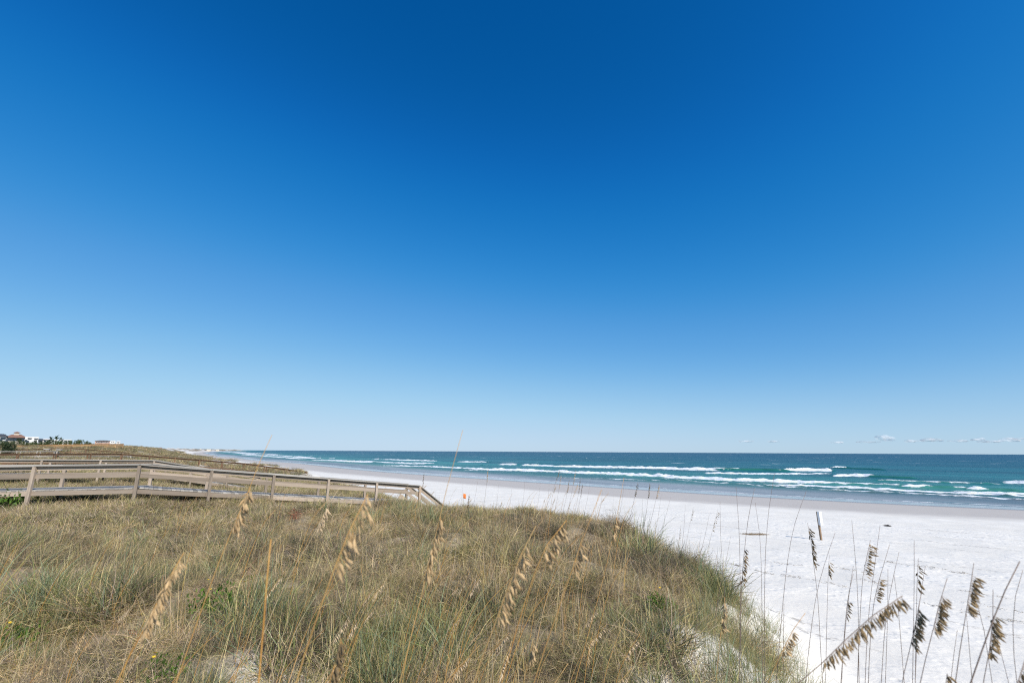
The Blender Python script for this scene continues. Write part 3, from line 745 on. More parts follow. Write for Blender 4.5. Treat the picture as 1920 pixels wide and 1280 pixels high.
cloud(1660, 822, 30, 15, 16000, 1, 'brightest little puff of cumulus cloud above the sea line')
cloud(1745, 824, 44, 9, 17000, 2, 'low broad cloud beside the brightest puff over the sea')
for i, (px, py, w_, h_) in enumerate([(1705, 826, 26, 6), (1800, 825, 36, 6), (1838, 822, 24, 7), (1893, 823, 34, 10), (1860, 826, 40, 5), (1620, 828, 40, 4), (1400, 828, 26, 4), (1448, 828, 18, 4), (1572, 829, 26, 4), (1915, 820, 26, 4)]):
    cloud(px, py, w_, h_, 19000 + 500 * (i % 4), 10 + i, 'faint flat cloud in the low bank along the sea line', 'faint clouds along the sea line')

# ------------------------------------------------------------------ dune grass: an uncountable mass of clumps
OLIVE = [(0.315, 0.269, 0.101), (0.378, 0.317, 0.134), (0.252, 0.229, 0.084), (0.423, 0.344, 0.16)]
GREEN = [(0.156, 0.184, 0.061), (0.205, 0.217, 0.078), (0.123, 0.156, 0.057), (0.238, 0.238, 0.094)]
GOLD = [(.55, .34, .11), (.62, .40, .14), (.48, .28, .08)]
RUST = [(.33, .16, .09), (.40, .22, .12)]
BLUEG = [(.17, .215, .125), (.21, .245, .14)]
STRAW = [(0.588, 0.453, 0.236), (0.669, 0.527, 0.302), (0.487, 0.357, 0.18), (0.425, 0.313, 0.16)]
DKGRN = [(.085, .105, .045), (.11, .125, .05), (.07, .09, .04)]
DEAD_SHADE = [(.16, .12, .085), (.20, .155, .11), (.125, .095, .07)]  # dead grass; also stands in for self-shadow missing in far clumps
GREYB = [(0.34, 0.259, 0.178), (0.408, 0.319, 0.23), (0.255, 0.191, 0.136), (0.451, 0.361, 0.268)]
def tuft(seed, n, rad_, hgt, width, lean, curl, cols, seg=5, droop=.5):
    """one clump: n ribbon blades rising from a small base, leaning out and curling"""
    r = random.Random(seed); V = []; Fc = []; Cc = []
    for _ in range(n):
        a = r.uniform(0, 6.283); q = rad_ * math.sqrt(r.random()); p = Vector((q * math.cos(a), q * math.sin(a), -.03))
        az = a + r.gauss(0, 1.0); tl = abs(r.gauss(lean, lean * .6)); d = Vector((math.cos(az) * math.sin(tl) + .10, math.sin(az) * math.sin(tl), math.cos(tl)))
        L = hgt * r.uniform(.45, 1.15); sd = d.cross(Vector((r.gauss(0, 1), r.gauss(0, 1), r.gauss(0, 1)))).normalized()
        w_ = width * r.uniform(.6, 1.3); c_ = r.choice(r.choice(cols)); f = r.uniform(.75, 1.25); b0 = len(V)
        cv = Vector((r.gauss(0, curl), r.gauss(0, curl), r.gauss(-droop, .3) * .5))
        for i in range(seg + 1):
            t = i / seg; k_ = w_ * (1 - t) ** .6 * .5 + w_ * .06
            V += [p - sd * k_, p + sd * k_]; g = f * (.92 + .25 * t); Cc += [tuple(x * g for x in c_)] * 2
            p = p + d * (L / seg); d = (d + cv * (1.0 / seg) * (1 + t)).normalized()
            if p.z < .01: p.z = .01
            cv = cv + Vector((r.gauss(0, curl), r.gauss(0, curl), r.gauss(0, curl))) * .5
        for i in range(seg): Fc.append((b0 + 2 * i, b0 + 2 * i + 1, b0 + 2 * i + 3, b0 + 2 * i + 2))
    return V, Fc, Cc
TUFTS = []
def add_tuft(*a, **k_):
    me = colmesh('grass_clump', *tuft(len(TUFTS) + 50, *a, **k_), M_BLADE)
    o = bpy.data.objects.new('grass_clump', me); TUFTS.append(o); return len(TUFTS) - 1
# near kinds
K_MIX = [add_tuft(95, .18, .34, .0033, .95, 1.25, [OLIVE, OLIVE, OLIVE, GREEN, STRAW, STRAW, GREYB], 7) for _ in range(6)]
K_DRY = [add_tuft(95, .19, .31, .0031, 1.1, 1.6, [STRAW, GREYB, GREYB, STRAW, OLIVE], 7) for _ in range(5)]
K_GRN = [add_tuft(65, .13, .42, .0048, .42, .45, [GREEN, GREEN, BLUEG, OLIVE], 5) for _ in range(3)]
K_TALL = [add_tuft(26, .10, .68, .0042, .32, .35, [GREEN, BLUEG, OLIVE], 6, droop=.4) for _ in range(3)]
K_DARK = [add_tuft(90, .16, .34, .0038, .8, 1.2, [DEAD_SHADE, DEAD_SHADE, DKGRN], 6) for _ in range(3)]
K_STALK = [add_tuft(9, .14, .80, .0040, .22, .12, [STRAW, STRAW, GOLD, GREYB], 5, droop=.1) for _ in range(4)]
K_RUST = [add_tuft(60, .14, .32, .0036, .8, 1.0, [RUST, STRAW], 5) for _ in range(1)]
# farther clumps: broader, fewer blades
K_MID = [add_tuft(110, .36, .42, .009, .8, .9, [OLIVE, OLIVE, GREEN, STRAW, GREYB], 4) for _ in range(4)]
K_MIDD = [add_tuft(110, .36, .36, .009, .95, 1.1, [STRAW, GREYB, GREYB, OLIVE], 4) for _ in range(3)]
K_MIDK = [add_tuft(100, .34, .38, .010, .85, 1.0, [DEAD_SHADE, GREYB, GREEN], 4) for _ in range(2)]
K_FAR = [add_tuft(130, .9, .52, .032, .7, .7, [OLIVE, GREEN, DEAD_SHADE, GREYB, DEAD_SHADE], 3) for _ in range(3)]
K_FARD = [add_tuft(130, .9, .46, .032, .8, .8, [STRAW, GREYB, OLIVE, DEAD_SHADE], 3) for _ in range(2)]

def scatter(r0, r1, dens, a0=-56, a1=56):
    area = math.radians(a1 - a0) / 2 * (r1 * r1 - r0 * r0); n = int(area * dens)
    r = np.sqrt(rng.uniform(r0 * r0, r1 * r1, n)); a = np.radians(rng.uniform(a0, a1, n))
    x, y = r * np.sin(a), r * np.cos(a); keep = rng.random(n) < veg(x, y) ** 1.2
    return x[keep], y[keep]
GP, GR, GS, GI = [], [], [], []
def place(x, y, idx, scale, sink=0.0):
    n = len(x)
    if n == 0: return
    GP.append(np.stack([x, y, ground_z(x, y) - sink], -1)); GI.append(idx); GS.append(scale)
    GR.append(np.stack([rng.normal(0, .14, n), rng.normal(.06, .14, n), rng.uniform(0, 6.283, n)], -1))
def pick(n, table, w):
    w = w / w.sum(1, keepdims=True); c = np.cumsum(w, 1); u = rng.random((n, 1)); col = (u > c).sum(1)
    out = np.zeros(n, int)
    for i, ks in enumerate(table):
        m = col == i; out[m] = rng.choice(ks, m.sum())
    return out
def tussock(x, y, c=.72, seed=300):
    """nearest tussock centre on a jittered grid: its random number and how far off it is (0 centre .. 1 rim)"""
    ix, iy = np.floor(x / c), np.floor(y / c); best = np.full(len(x), 9.); rid = np.zeros(len(x)); rid2 = np.zeros(len(x))
    for dx in (-1, 0, 1):
        for dy in (-1, 0, 1):
            jx, jy = ix + dx, iy + dy
            cx, cy = (jx + .1 + .8 * _hash(jx, jy, seed)) * c, (jy + .1 + .8 * _hash(jx, jy, seed + 1)) * c
            d = np.hypot(x - cx, y - cy) / c; m = d < best
            best = np.where(m, d, best); rid = np.where(m, _hash(jx, jy, seed + 2), rid); rid2 = np.where(m, _hash(jx, jy, seed + 3), rid2)
    return rid, rid2, np.clip(best / .72, 0, 1)
def zones(x, y):
    dry = sstep(fbm(x / 2.6, y / 2.6, 101, 3), .45, .58); grn = sstep(fbm(x / 2.2 + 9, y / 2.2, 131, 3), .54, .66)
    s_, n_ = to_sn(x, y); dry = np.clip(dry + 1.3 * np.exp(-((n_ - n_edge(s_) - .3) / 1.9) ** 2) * sstep(s_, 3.5, 6), 0, 1.6)
    return dry, grn
for r0, r1, dn, sc0 in ((1.2, 5.5, 92, 1.05), (5.5, 10, 82, 1.05), (10, 17, 58, 1.1)):
    x, y = scatter(r0, r1, dn); dry, grn = zones(x, y); n = len(x); drk = sstep(fbm(x / 1.4 + 31, y / 1.4, 171, 3), .52, .66)
    t1, t2, td = tussock(x + .25 * (noise(x * 3, y * 3, 5) - .5), y + .25 * (noise(x * 3 + 7, y * 3, 6) - .5))
    dry = np.clip(dry + (t1 - .45) * 1.5, 0, 1.6); grn = np.clip(grn + 1.3 * sstep(t2, .80, .92) - .3, 0, 1.3); drk = np.clip(drk + 1.2 * sstep(t1 * 7 % 1, .82, .9), 0, 1.4)
    idx = pick(n, (K_MIX, K_DRY, K_GRN, K_TALL, K_DARK, K_STALK, K_RUST), np.stack([.80 - .5 * np.minimum(dry, 1), .22 + 1.1 * dry, (.015 + .34 * grn) * (1.6 - dry), (.01 + .03 * grn) * (1.6 - dry), .09 + .75 * drk + .4 * np.clip(dry - .7, 0, 1), .17 + 0 * dry, .008 + 0 * dry], 1))
    hump = (.5 + 1.15 * t2) * (1.3 - .9 * td ** 1.5)
    hump = np.where(np.isin(idx, K_STALK), rng.uniform(.5, 1.25, n), sc0 * rng.uniform(.7, 1.2, n) * hump)
    ok = (rng.random(n) > .35 * td ** 3) & (hump > .14)
    place(x[ok], y[ok], idx[ok], hump[ok])
for r0, r1, dn, sc0 in ((17, 30, 20, 1.0), (30, 60, 9, 1.2)):
    x, y = scatter(r0, r1, dn); dry, grn = zones(x / 2, y / 2); n = len(x)
    place(x, y, pick(n, (K_MID, K_MIDD, K_MIDK), np.stack([1 - .6 * np.minimum(dry, 1), .1 + .7 * dry, .22 + .3 * grn], 1)), sc0 * rng.uniform(.6, 1.2, n))
for r0, r1, dn, sc0, a0, a1 in ((60, 130, 1.3, 1.0, -50, -5), (130, 330, .30, 1.3, -50, -15), (330, 900, .03, 3.0, -50, -22)):
    x, y = scatter(r0, r1, dn, a0, a1); dry, grn = zones(x / 5, y / 5); n = len(x)
    place(x, y, pick(n, (K_FAR, K_FARD), np.stack([1 - .6 * dry, .2 + dry], 1)), sc0 * rng.uniform(.5, 1.2, n))
# thin tall blades on the open sand face of the dune
r = rng.uniform(1.8, 12, 5200); a = np.radians(rng.uniform(4, 54, 5200)); x, y = r * np.sin(a), r * np.cos(a)
s_, n_ = to_sn(x, y); e = n_ - n_edge(s_); m = (e > .2) & (e < 4.6) & (rng.random(5200) < (1 - sstep(e, .8, 4.6)) * .45) & (s_ < 6)
place(x[m], y[m], rng.choice(K_TALL, m.sum()), rng.uniform(.5, 1.0, m.sum()))
P = np.concatenate(GP); IDX = np.concatenate(GI); SCL = np.concatenate(GS); ROT = np.concatenate(GR)
me = bpy.data.meshes.new('dune_grass'); me.vertices.add(len(P)); me.vertices.foreach_set('co', P.astype(np.float32).ravel()); me.update()
attr(me, 'clump_scale', SCL)
at = me.attributes.new('clump_kind', 'INT', 'POINT'); at.data.foreach_set('value', IDX.astype(np.int32))
at = me.attributes.new('clump_turn', 'FLOAT_VECTOR', 'POINT'); at.data.foreach_set('vector', ROT.astype(np.float32).ravel())
grass = obj('dune_grass', me); tag(grass, 'matted olive and straw coloured dune grass covering the dunes', 'grass', kind='stuff')
ng = bpy.data.node_groups.new('grass_clumps', 'GeometryNodeTree')
ng.interface.new_socket('Geometry', in_out='INPUT', socket_type='NodeSocketGeometry'); ng.interface.new_socket('Geometry', in_out='OUTPUT', socket_type='NodeSocketGeometry')
gi, go = ng.nodes.new('NodeGroupInput'), ng.nodes.new('NodeGroupOutput'); jn = ng.nodes.new('GeometryNodeJoinGeometry')
for o in reversed(TUFTS):                       # a join lists its links last-in first
    oi = ng.nodes.new('GeometryNodeObjectInfo'); oi.inputs['Object'].default_value = o; oi.inputs['As Instance'].default_value = False
    g2 = ng.nodes.new('GeometryNodeGeometryToInstance'); ng.links.new(oi.outputs['Geometry'], g2.inputs[0]); ng.links.new(g2.outputs[0], jn.inputs[0])
def named(nm, typ):
    nd_ = ng.nodes.new('GeometryNodeInputNamedAttribute'); nd_.data_type = typ; nd_.inputs['Name'].default_value = nm; return nd_.outputs[0]
iop = ng.nodes.new('GeometryNodeInstanceOnPoints'); e2r = ng.nodes.new('FunctionNodeEulerToRotation')
ng.links.new(named('clump_turn', 'FLOAT_VECTOR'), e2r.inputs[0]); iop.inputs['Pick Instance'].default_value = True
ng.links.new(gi.outputs[0], iop.inputs['Points']); ng.links.new(jn.outputs[0], iop.inputs['Instance']); ng.links.new(named('clump_kind', 'INT'), iop.inputs['Instance Index'])
ng.links.new(e2r.outputs[0], iop.inputs['Rotation']); ng.links.new(named('clump_scale', 'FLOAT'), iop.inputs['Scale']); ng.links.new(iop.outputs[0], go.inputs[0])
md = grass.modifiers.new('clumps', 'NODES'); md.node_group = ng
print('GRASS CLUMPS', len(P))

# ------------------------------------------------------------------ small flowering and reddish plants among the grass
YEL = mat_plain('yellow_petals', (.75, .50, .03), .6, .1)
leaf_me = [colmesh('low_foliage', *leaf_cloud(420, 1, 1, .55, .055, [(.12, .20, .03), (.16, .25, .04), (.09, .15, .03)], 60 + i, 9), M_LEAF, False) for i in range(2)]
red_me = colmesh('red_foliage', *leaf_cloud(260, 1, 1, 1.2, .07, [(.30, .11, .06), (.36, .17, .09), (.24, .09, .05)], 70, 6), M_LEAF, False)
fl_v = [(0, 0, .006)] + [(.018 * math.cos(k * .6283) * (1 if k % 2 else .55), .018 * math.sin(k * .6283) * (1 if k % 2 else .55), .012) for k in range(10)]
flower_me = mesh_from('flower', fl_v, [(0, 1 + k, 1 + (k + 1) % 10) for k in range(10)], YEL)
def low_plant(px, py, z, size, label, flowers=0, red=False, group=None, kind=0):
    p = atz(px, py, z); p[2] = float(ground_z(p[0], p[1]))
    r0 = empty('flowering_plant' if not red else 'red_plant', Vector(p)); tag(r0, label, 'plant', group)
    o = obj('foliage', red_me if red else leaf_me[kind], r0); o.scale = (size, size, size * (1.0 if red else 1.9)); o.rotation_euler.z = px
    r = random.Random(int(px + py))
    for _ in range(flowers):
        f = obj('flower', flower_me, r0); f.location = (r.uniform(-.7, .7) * size, r.uniform(-.7, .7) * size, size * 1.9 * r.uniform(.5, .62) + .02); f.rotation_euler = (r.uniform(-.5, .5), r.uniform(-.5, .5), r.uniform(0, 3)); f.scale = (1.2,) * 3
low_plant(410, 1150, 4.0, .42, 'bright green leafy plant with yellow flowers in the open grass', 7)
low_plant(12, 1195, 4.0, .40, 'dark leafed green plant low in the thick grass, with three yellow flowers', 3, kind=1)
low_plant(22, 958, 3.9, 1.0, 'yellow green leafy bush growing against the boardwalk', 0, kind=1)
low_plant(300, 1262, 4.0, .28, 'small leafy green plant at the edge of the bare sand patch', 2)
low_plant(1235, 1150, 4.0, .25, 'little green plant on the seaward slope near bare sand', 1, kind=1)
low_plant(470, 1085, 4.0, .16, 'sprig of broad green leaves lost in straw coloured grass', 0)
low_plant(558, 985, 4.0, .32, 'rusty red plant standing in green grass before the boardwalk', 0, True)
low_plant(235, 1188, 4.0, .22, 'rusty red plant low in dry grass', 0, True)

# ------------------------------------------------------------------ sea oats
def spikelet_mesh(name, mat, wid, L=.030):
    """flat, pointed, boat-shaped seed head with overlapping scales; hangs along +X"""
    st = [(0, .05, .05), (.12, .55, .7), (.35, 1, 1), (.6, .92, .9), (.82, .55, .6), (1, .04, .1)]
    V = []; Fc = []
    for i, (t, w_, h_) in enumerate(st):
        zz = .0011 * (1 if i % 2 else -1)
        for a_, b_ in ((-1, 0), (-.45, .8), (.45, .8), (1, 0), (.45, -.8), (-.45, -.8)):
            V.append((t * L, a_ * wid * w_ * .5, b_ * .0026 * h_ + zz * .3))
    for i in range(5):
        for k_ in range(6): Fc.append((i * 6 + k_, i * 6 + (k_ + 1) % 6, i * 6 + 6 + (k_ + 1) % 6, i * 6 + 6 + k_))
    return V, Fc, mesh_from(name, V, Fc, mat)
SPK = {}
for nm, mt in (('tan', M_SPK), ('dark', M_SPKD), ('brown', M_SPKB), ('pale', M_SPKP)):
    SPK[nm] = [spikelet_mesh('spikelet', mt, w_, L_) for w_, L_ in ((.0088, .030), (.0100, .027), (.0076, .033))]
STEMS = {'gold': M_STEM, 'dark': M_STEMD, 'pale': M_STEMP}
HUSK = {'tan': M_SPK, 'dark': M_SPKD, 'brown': M_SPKB, 'pale': M_SPKP}

def resample(pts, n):
    pts = np.array(pts, float)
    if len(pts) < 3: pts = np.array([pts[0], (pts[0] + pts[-1]) / 2, pts[-1]])
    P_ = np.vstack([2 * pts[0] - pts[1], pts, 2 * pts[-1] - pts[-2]]); out = []
    for i in range(1, len(P_) - 2):
        for t in np.linspace(0, 1, 8, endpoint=False):
            a, b_, c_, d_ = P_[i - 1], P_[i], P_[i + 1], P_[i + 2]
            out.append(.5 * (2 * b_ + (c_ - a) * t + (2 * a - 5 * b_ + 4 * c_ - d_) * t * t + (3 * b_ - a - 3 * c_ + d_) * t ** 3))
    out.append(pts[-1]); out = np.array(out); L = np.r_[0, np.cumsum(np.linalg.norm(np.diff(out, axis=0), axis=1))]
    q = np.linspace(0, L[-1], n); return np.stack([np.interp(q, L, out[:, k_]) for k_ in range(3)], 1), L[-1]

def sea_oat(path, label, group, stem='gold', husk='tan', head=None, nspk=18, r0=.0028, fine=False, spread=1.0, side=None, size=1.0, leaves=1):
    """path: points from the ground to the tip. head = (from, to) fractions of the stalk that carry spikelets."""
    P_, L = resample(path, 26); base = P_[0].copy()
    root = empty('sea_oat', Vector(base)); tag(root, label, 'sea oat', group)
    Q = P_ - base; r = random.Random(int(abs(base[0] * 1000 + base[1] * 777)) + nspk)
    V, Fc = tube([tuple(q) for q in Q], r0, r0 * .28, 6)
    obj('stem', mesh_from('stem', V, Fc, STEMS[stem], True), root)
    for k_ in range(leaves):                                # long dry leaf blades low on the stalk
        i = r.randint(2, 9); az = r.uniform(0, 6.283); d = Vector((math.cos(az) * .45 + .25, math.sin(az) * .45, .85)).normalized(); p = Vector(Q[i]); LV = []; LF = []
        Ll = r.uniform(.25, .5); sd = d.cross(Vector((0, 0, 1))).normalized()
        for j in range(7):
            w_ = .0032 * (1 - j / 6.3); LV += [p - sd * w_, p + sd * w_]; p = p + d * Ll / 6; d = (d + Vector((0.03, 0, -.26))).normalized()
        for j in range(6): LF.append((2 * j, 2 * j + 1, 2 * j + 3, 2 * j + 2))
        obj('leaf', mesh_from('leaf', LV, LF, STEMS['pale' if stem != 'dark' else 'dark'], True), root)
    if not head or nspk == 0: return root
    nspk = int(nspk * (2.3 if fine else 1.5))
    hv = Vector(side if side is not None else (.7, -.35, -.85)); HV = []; HF = []; ms = []
    for k_ in range(nspk):
        t = head[0] + (head[1] - head[0]) * ((k_ + r.uniform(.1, .9)) / nspk); f = t * 25; i = min(24, int(f)); p = Vector(Q[i] + (Q[i + 1] - Q[i]) * (f - i))
        d = (hv + Vector((r.gauss(0, .35), r.gauss(0, .4), r.gauss(0, .3)))).normalized()
        ped = r.uniform(.001, .011) * size * spread; tip_ = p + d * ped + Vector((0, 0, -ped * .2))
        dd = (d + Vector((r.gauss(0, .2), r.gauss(0, .2), -.25))).normalized(); sd = dd.cross(Vector((r.gauss(0, 1), r.gauss(0, 1), r.gauss(.3, 1)))).normalized(); up = dd.cross(sd)
        s_ = size * r.uniform(.7, 1.1) * (.78 if fine else .95)
        m = Matrix(((dd.x * s_, sd.x * s_, up.x * s_, tip_.x), (dd.y * s_, sd.y * s_, up.y * s_, tip_.y), (dd.z * s_, sd.z * s_, up.z * s_, tip_.z), (0, 0, 0, 1))); ms.append(m)
        a_, b_ = tube([p, p + (tip_ - p) * .6, tip_ + dd * .002], .0005, .0004, 3); n0 = len(HV); HV += a_; HF += [tuple(x + n0 for x in q) for q in b_]
    if fine:
        hd_ = obj('seed_head', mesh_from('seed_head', HV, HF, STEMS[stem]), root)
        for m in ms: obj('spikelet', r.choice(SPK[husk])[2], hd_, m)
    else:
        nst = len(HF)
        for m in ms:
            sv_, sf_, _ = r.choice(SPK[husk]); n0 = len(HV); HV += [m @ Vector(v) for v in sv_]; HF += [tuple(x + n0 for x in q) for q in sf_]
        me = mesh_from('seed_head', HV, HF, STEMS[stem]); me.materials.append(HUSK[husk])
        me.polygons.foreach_set('material_index', [0] * nst + [1] * (len(HF) - nst)); hd_ = obj('seed_head', me, root)
        hd_['kind'] = 'stuff'
    return root

def stalk(pix, D, tilt=0.0):
    """picture points tip-first on a stalk standing D metres ahead -> 3-D path from the ground up to the tip"""
    P_ = [aty(px, py, D) for px, py in pix]; z1 = P_[-1][2]
    d = P_[-1] - P_[-2] if len(P_) > 1 else np.array([0, 0, -1.]); d /= np.linalg.norm(d); p = P_[-1].copy()
    for _ in range(60):
        g = float(ground_z(p[0], p[1]))
        if p[2] <= g + .001: break
        d = d * .9 + np.array([0, 0, -1.]) * .1; d /= np.linalg.norm(d)
        p = p + d * min(.12, max(.02, p[2] - g)); P_.append(p.copy())
    P_ = P_[::-1]; z0 = P_[0][2]
    if len(P_) > 9: P_ = P_[:1] + P_[1:-len(pix)][::3] + P_[-len(pix):]
    return [q + np.array([0, tilt * (q[2] - z0), 0]) for q in P_], 0
def hfrac(pix, D, y0, y1):
    """fractions of the whole stalk between two picture rows"""
    path, _ = stalk(pix, D); P_, _ = resample(path, 120)
    ys = []
    for p in P_:
        d = p - _C; ys.append(640 - FPX * (d @ _U) / (d @ _F))
    ys = np.array(ys); a = np.argmin(abs(ys - y1)) / 119; b_ = np.argmin(abs(ys - y0)) / 119; return (a, b_)
def oat(pix, D, label, group=None, hy=None, **kw):
    h = hfrac(pix, D, *hy) if hy else None
    if kw.get('stem') == 'dark' and kw.get('fine'):                # by the beach: husks coloured browner to look backlit, and slimmer
        kw.setdefault('husk', 'brown'); kw['husk'] = 'brown' if kw['husk'] == 'tan' else kw['husk']; kw['size'] = kw.get('size', 1) * .9
    return sea_oat(stalk(pix, D)[0], label, group, head=h, **kw)

# the big ones close by, each told apart
NEAR = dict(fine=True)
oat([(510, 815), (485, 870), (456, 945), (430, 1005), (395, 1095), (330, 1280)], 1.5, 'tall sea oat with a dense tan seed head in front of the boardwalk bend', hy=(918, 985), nspk=20, size=1.25, **NEAR)
oat([(690, 925), (668, 965), (640, 1030), (618, 1090), (590, 1170), (552, 1290)], 1.15, 'thick golden sea oat with few large loose spikelets against the grass', hy=(930, 1062), nspk=15, size=1.15, r0=.0034, spread=2.2, **NEAR)
oat([(868, 805), (850, 870), (834, 930), (815, 1010), (795, 1095), (748, 1285)], 1.5, 'tall sea oat with a dark brown seed head standing before the boardwalk steps', hy=(968, 1075), nspk=20, size=1.3, side=(.35, -.3, -1), **NEAR)
oat([(1005, 985), (985, 1020), (958, 1085), (935, 1150), (888, 1280)], 1.35, 'golden sea oat with plump overlapping tan spikelets all down one side', hy=(1025, 1150), nspk=22, size=1.3, **NEAR)
oat([(1062, 975), (1045, 995), (1020, 1030), (995, 1095), (970, 1175), (938, 1290)], 1.45, 'golden sea oat with a short bunch of loose tan spikelets at its tip', hy=(982, 1035), nspk=12, size=1.3, spread=1.8, **NEAR)
oat([(1128, 918), (1108, 970), (1085, 1030), (1060, 1105), (1030, 1190), (998, 1290)], 1.55, 'sea oat with a long dark bare tip above one tight fan of spikelets', hy=(1016, 1062), nspk=9, size=1.3, **NEAR)
oat([(1170, 895), (1160, 950), (1150, 1000), (1132, 1080), (1105, 1180), (1075, 1290)], 2.6, 'slender sea oat with one compact seed head on the crest by the sand', hy=(965, 1010), nspk=16, size=1.2, side=(.4, -.2, -1), husk='tan', **NEAR)
oat([(636, 915), (610, 955), (590, 1000), (552, 1062), (518, 1130), (470, 1250)], 2.3, 'pale straw coloured sea oat leaning over with a small cream seed head', hy=(950, 988), nspk=14, stem='pale', husk='pale', size=1.15, **NEAR)
oat([(345, 1035), (325, 1065), (300, 1115), (270, 1180), (215, 1285)], 1.3, 'drooping sea oat with a long thick tan seed head low in the grass', hy=(1050, 1180), nspk=24, size=1.2, **NEAR)
oat([(1692, 1116), (1655, 1138), (1615, 1172), (1575, 1208), (1535, 1248), (1485, 1290)], 1.35, 'heavy sea oat bowed low sideways, its long row of spikelets hanging over the sand', hy=(1118, 1240), nspk=46, stem='dark', size=1.15, side=(.35, -.2, -1), r0=.003, **NEAR)
oat([(1728, 1108), (1722, 1140), (1712, 1190), (1700, 1240), (1690, 1290)], 1.55, 'sea oat with a compact brown seed head and two thin twigs at its tip', hy=(1138, 1200), nspk=26, stem='dark', size=1.1, **NEAR)
oat([(1776, 1083), (1764, 1120), (1752, 1170), (1738, 1225), (1722, 1295)], 1.5, 'sea oat with a brown seed head in two clumps on a reddish stem', hy=(1118, 1185), nspk=26, stem='dark', size=1.1, **NEAR)
oat([(1826, 1055), (1820, 1095), (1812, 1145), (1802, 1205), (1790, 1290)], 1.5, 'sea oat with a short fan of spikelets under a straight bare tip', hy=(1072, 1142), nspk=20, stem='dark', size=1.15, side=(1, -.3, -.5), **NEAR)
oat([(1862, 1105), (1862, 1150), (1858, 1200), (1850, 1245), (1842, 1295)], 1.5, 'sea oat whose dark seed head hangs beside the feathery bare stem', hy=(1150, 1228), nspk=28, stem='dark', husk='tan', size=1.1, **NEAR)
oat([(1912, 1052), (1890, 1095), (1868, 1145), (1845, 1210), (1815, 1295)], 1.3, 'thick feathery sea oat stem leaning over the sand, its seeds shed', hy=(1060, 1150), nspk=0, stem='dark', r0=.0042, **NEAR)
oat([(1922, 1235), (1912, 1260), (1904, 1295)], 1.3, 'cut off dark seed head beside the bare kinked stem', hy=(1236, 1285), nspk=14, stem='dark', husk='dark', size=1.1, **NEAR)
oat([(1510, 1148), (1492, 1172), (1474, 1205), (1455, 1245), (1435, 1290)], 1.9, 'leaning sea oat with a small open seed head among the green blades', hy=(1178, 1222), nspk=13, size=1.1, **NEAR)
oat([(1359, 1118), (1356, 1150), (1350, 1200), (1342, 1285)], 2.1, 'stiff golden sea oat with a narrow seed head on the slope of the dune', hy=(1124, 1180), nspk=14, size=1.1, side=(.3, -.3, -1), **NEAR)
oat([(1632, 1012), (1626, 1040), (1618, 1080), (1613, 1150), (1608, 1280)], 2.4, 'upright sea oat with a bushy brown seed head wider at its middle', hy=(1018, 1078), nspk=22, stem='dark', size=1.2, side=(1, -.3, -.15), spread=1.6, **NEAR)
oat([(1668, 1020), (1652, 1075), (1642, 1110), (1634, 1170), (1628, 1285)], 2.3, 'sea oat with a small brown tassel below a long bare twig', hy=(1086, 1120), nspk=15, stem='dark', size=1.1, side=(1, -.3, -.25), **NEAR)
oat([(1600, 1075), (1590, 1120), (1583, 1190), (1578, 1285)], 2.3, 'sea oat with few thin slanting spikelets halfway up', hy=(1122, 1150), nspk=9, stem='dark', husk='dark', **NEAR)
oat([(1514, 980), (1520, 1010), (1526, 1060), (1534, 1130), (1540, 1240)], 3.2, 'dark seed head on a thin stalk leaning toward the white sign', hy=(988, 1060), nspk=26, stem='dark', husk='dark', size=1.15, side=(.6, -.3, -.9), fine=False)
oat([(1415, 915), (1404, 965), (1396, 1030), (1391, 1090), (1388, 1180), (1386, 1280)], 2.7, 'tall thin sea oat with a dark tassel low on the stalk, before open sand', hy=(1025, 1092), nspk=18, stem='dark', husk='dark', size=1.0, fine=False)
oat([(1840, 1255), (1776, 1262), (1770, 1300)][1:], 1.6, 'tiny brown seed head just above the grass tips on the sand slope', hy=(1262, 1290), nspk=10, stem='dark', size=1.0, **NEAR)
oat([(1000, 1195), (996, 1212), (980, 1290)], 1.9, 'short sea oat with a single tan fan of spikelets deep in the grass', hy=(1200, 1235), nspk=8, size=1.2, **NEAR)
oat([(508, 1010), (502, 1070), (495, 1160), (484, 1290)], 1.15, 'thick upright golden stem with its top gone, out of focus in the grass', nspk=0, r0=.0045)
oat([(640, 1195), (630, 1235), (612, 1300)], 1.4, 'low dark brown seed head sunk in grass by the bare sand', hy=(1200, 1280), nspk=20, husk='dark', size=1.1, **NEAR)

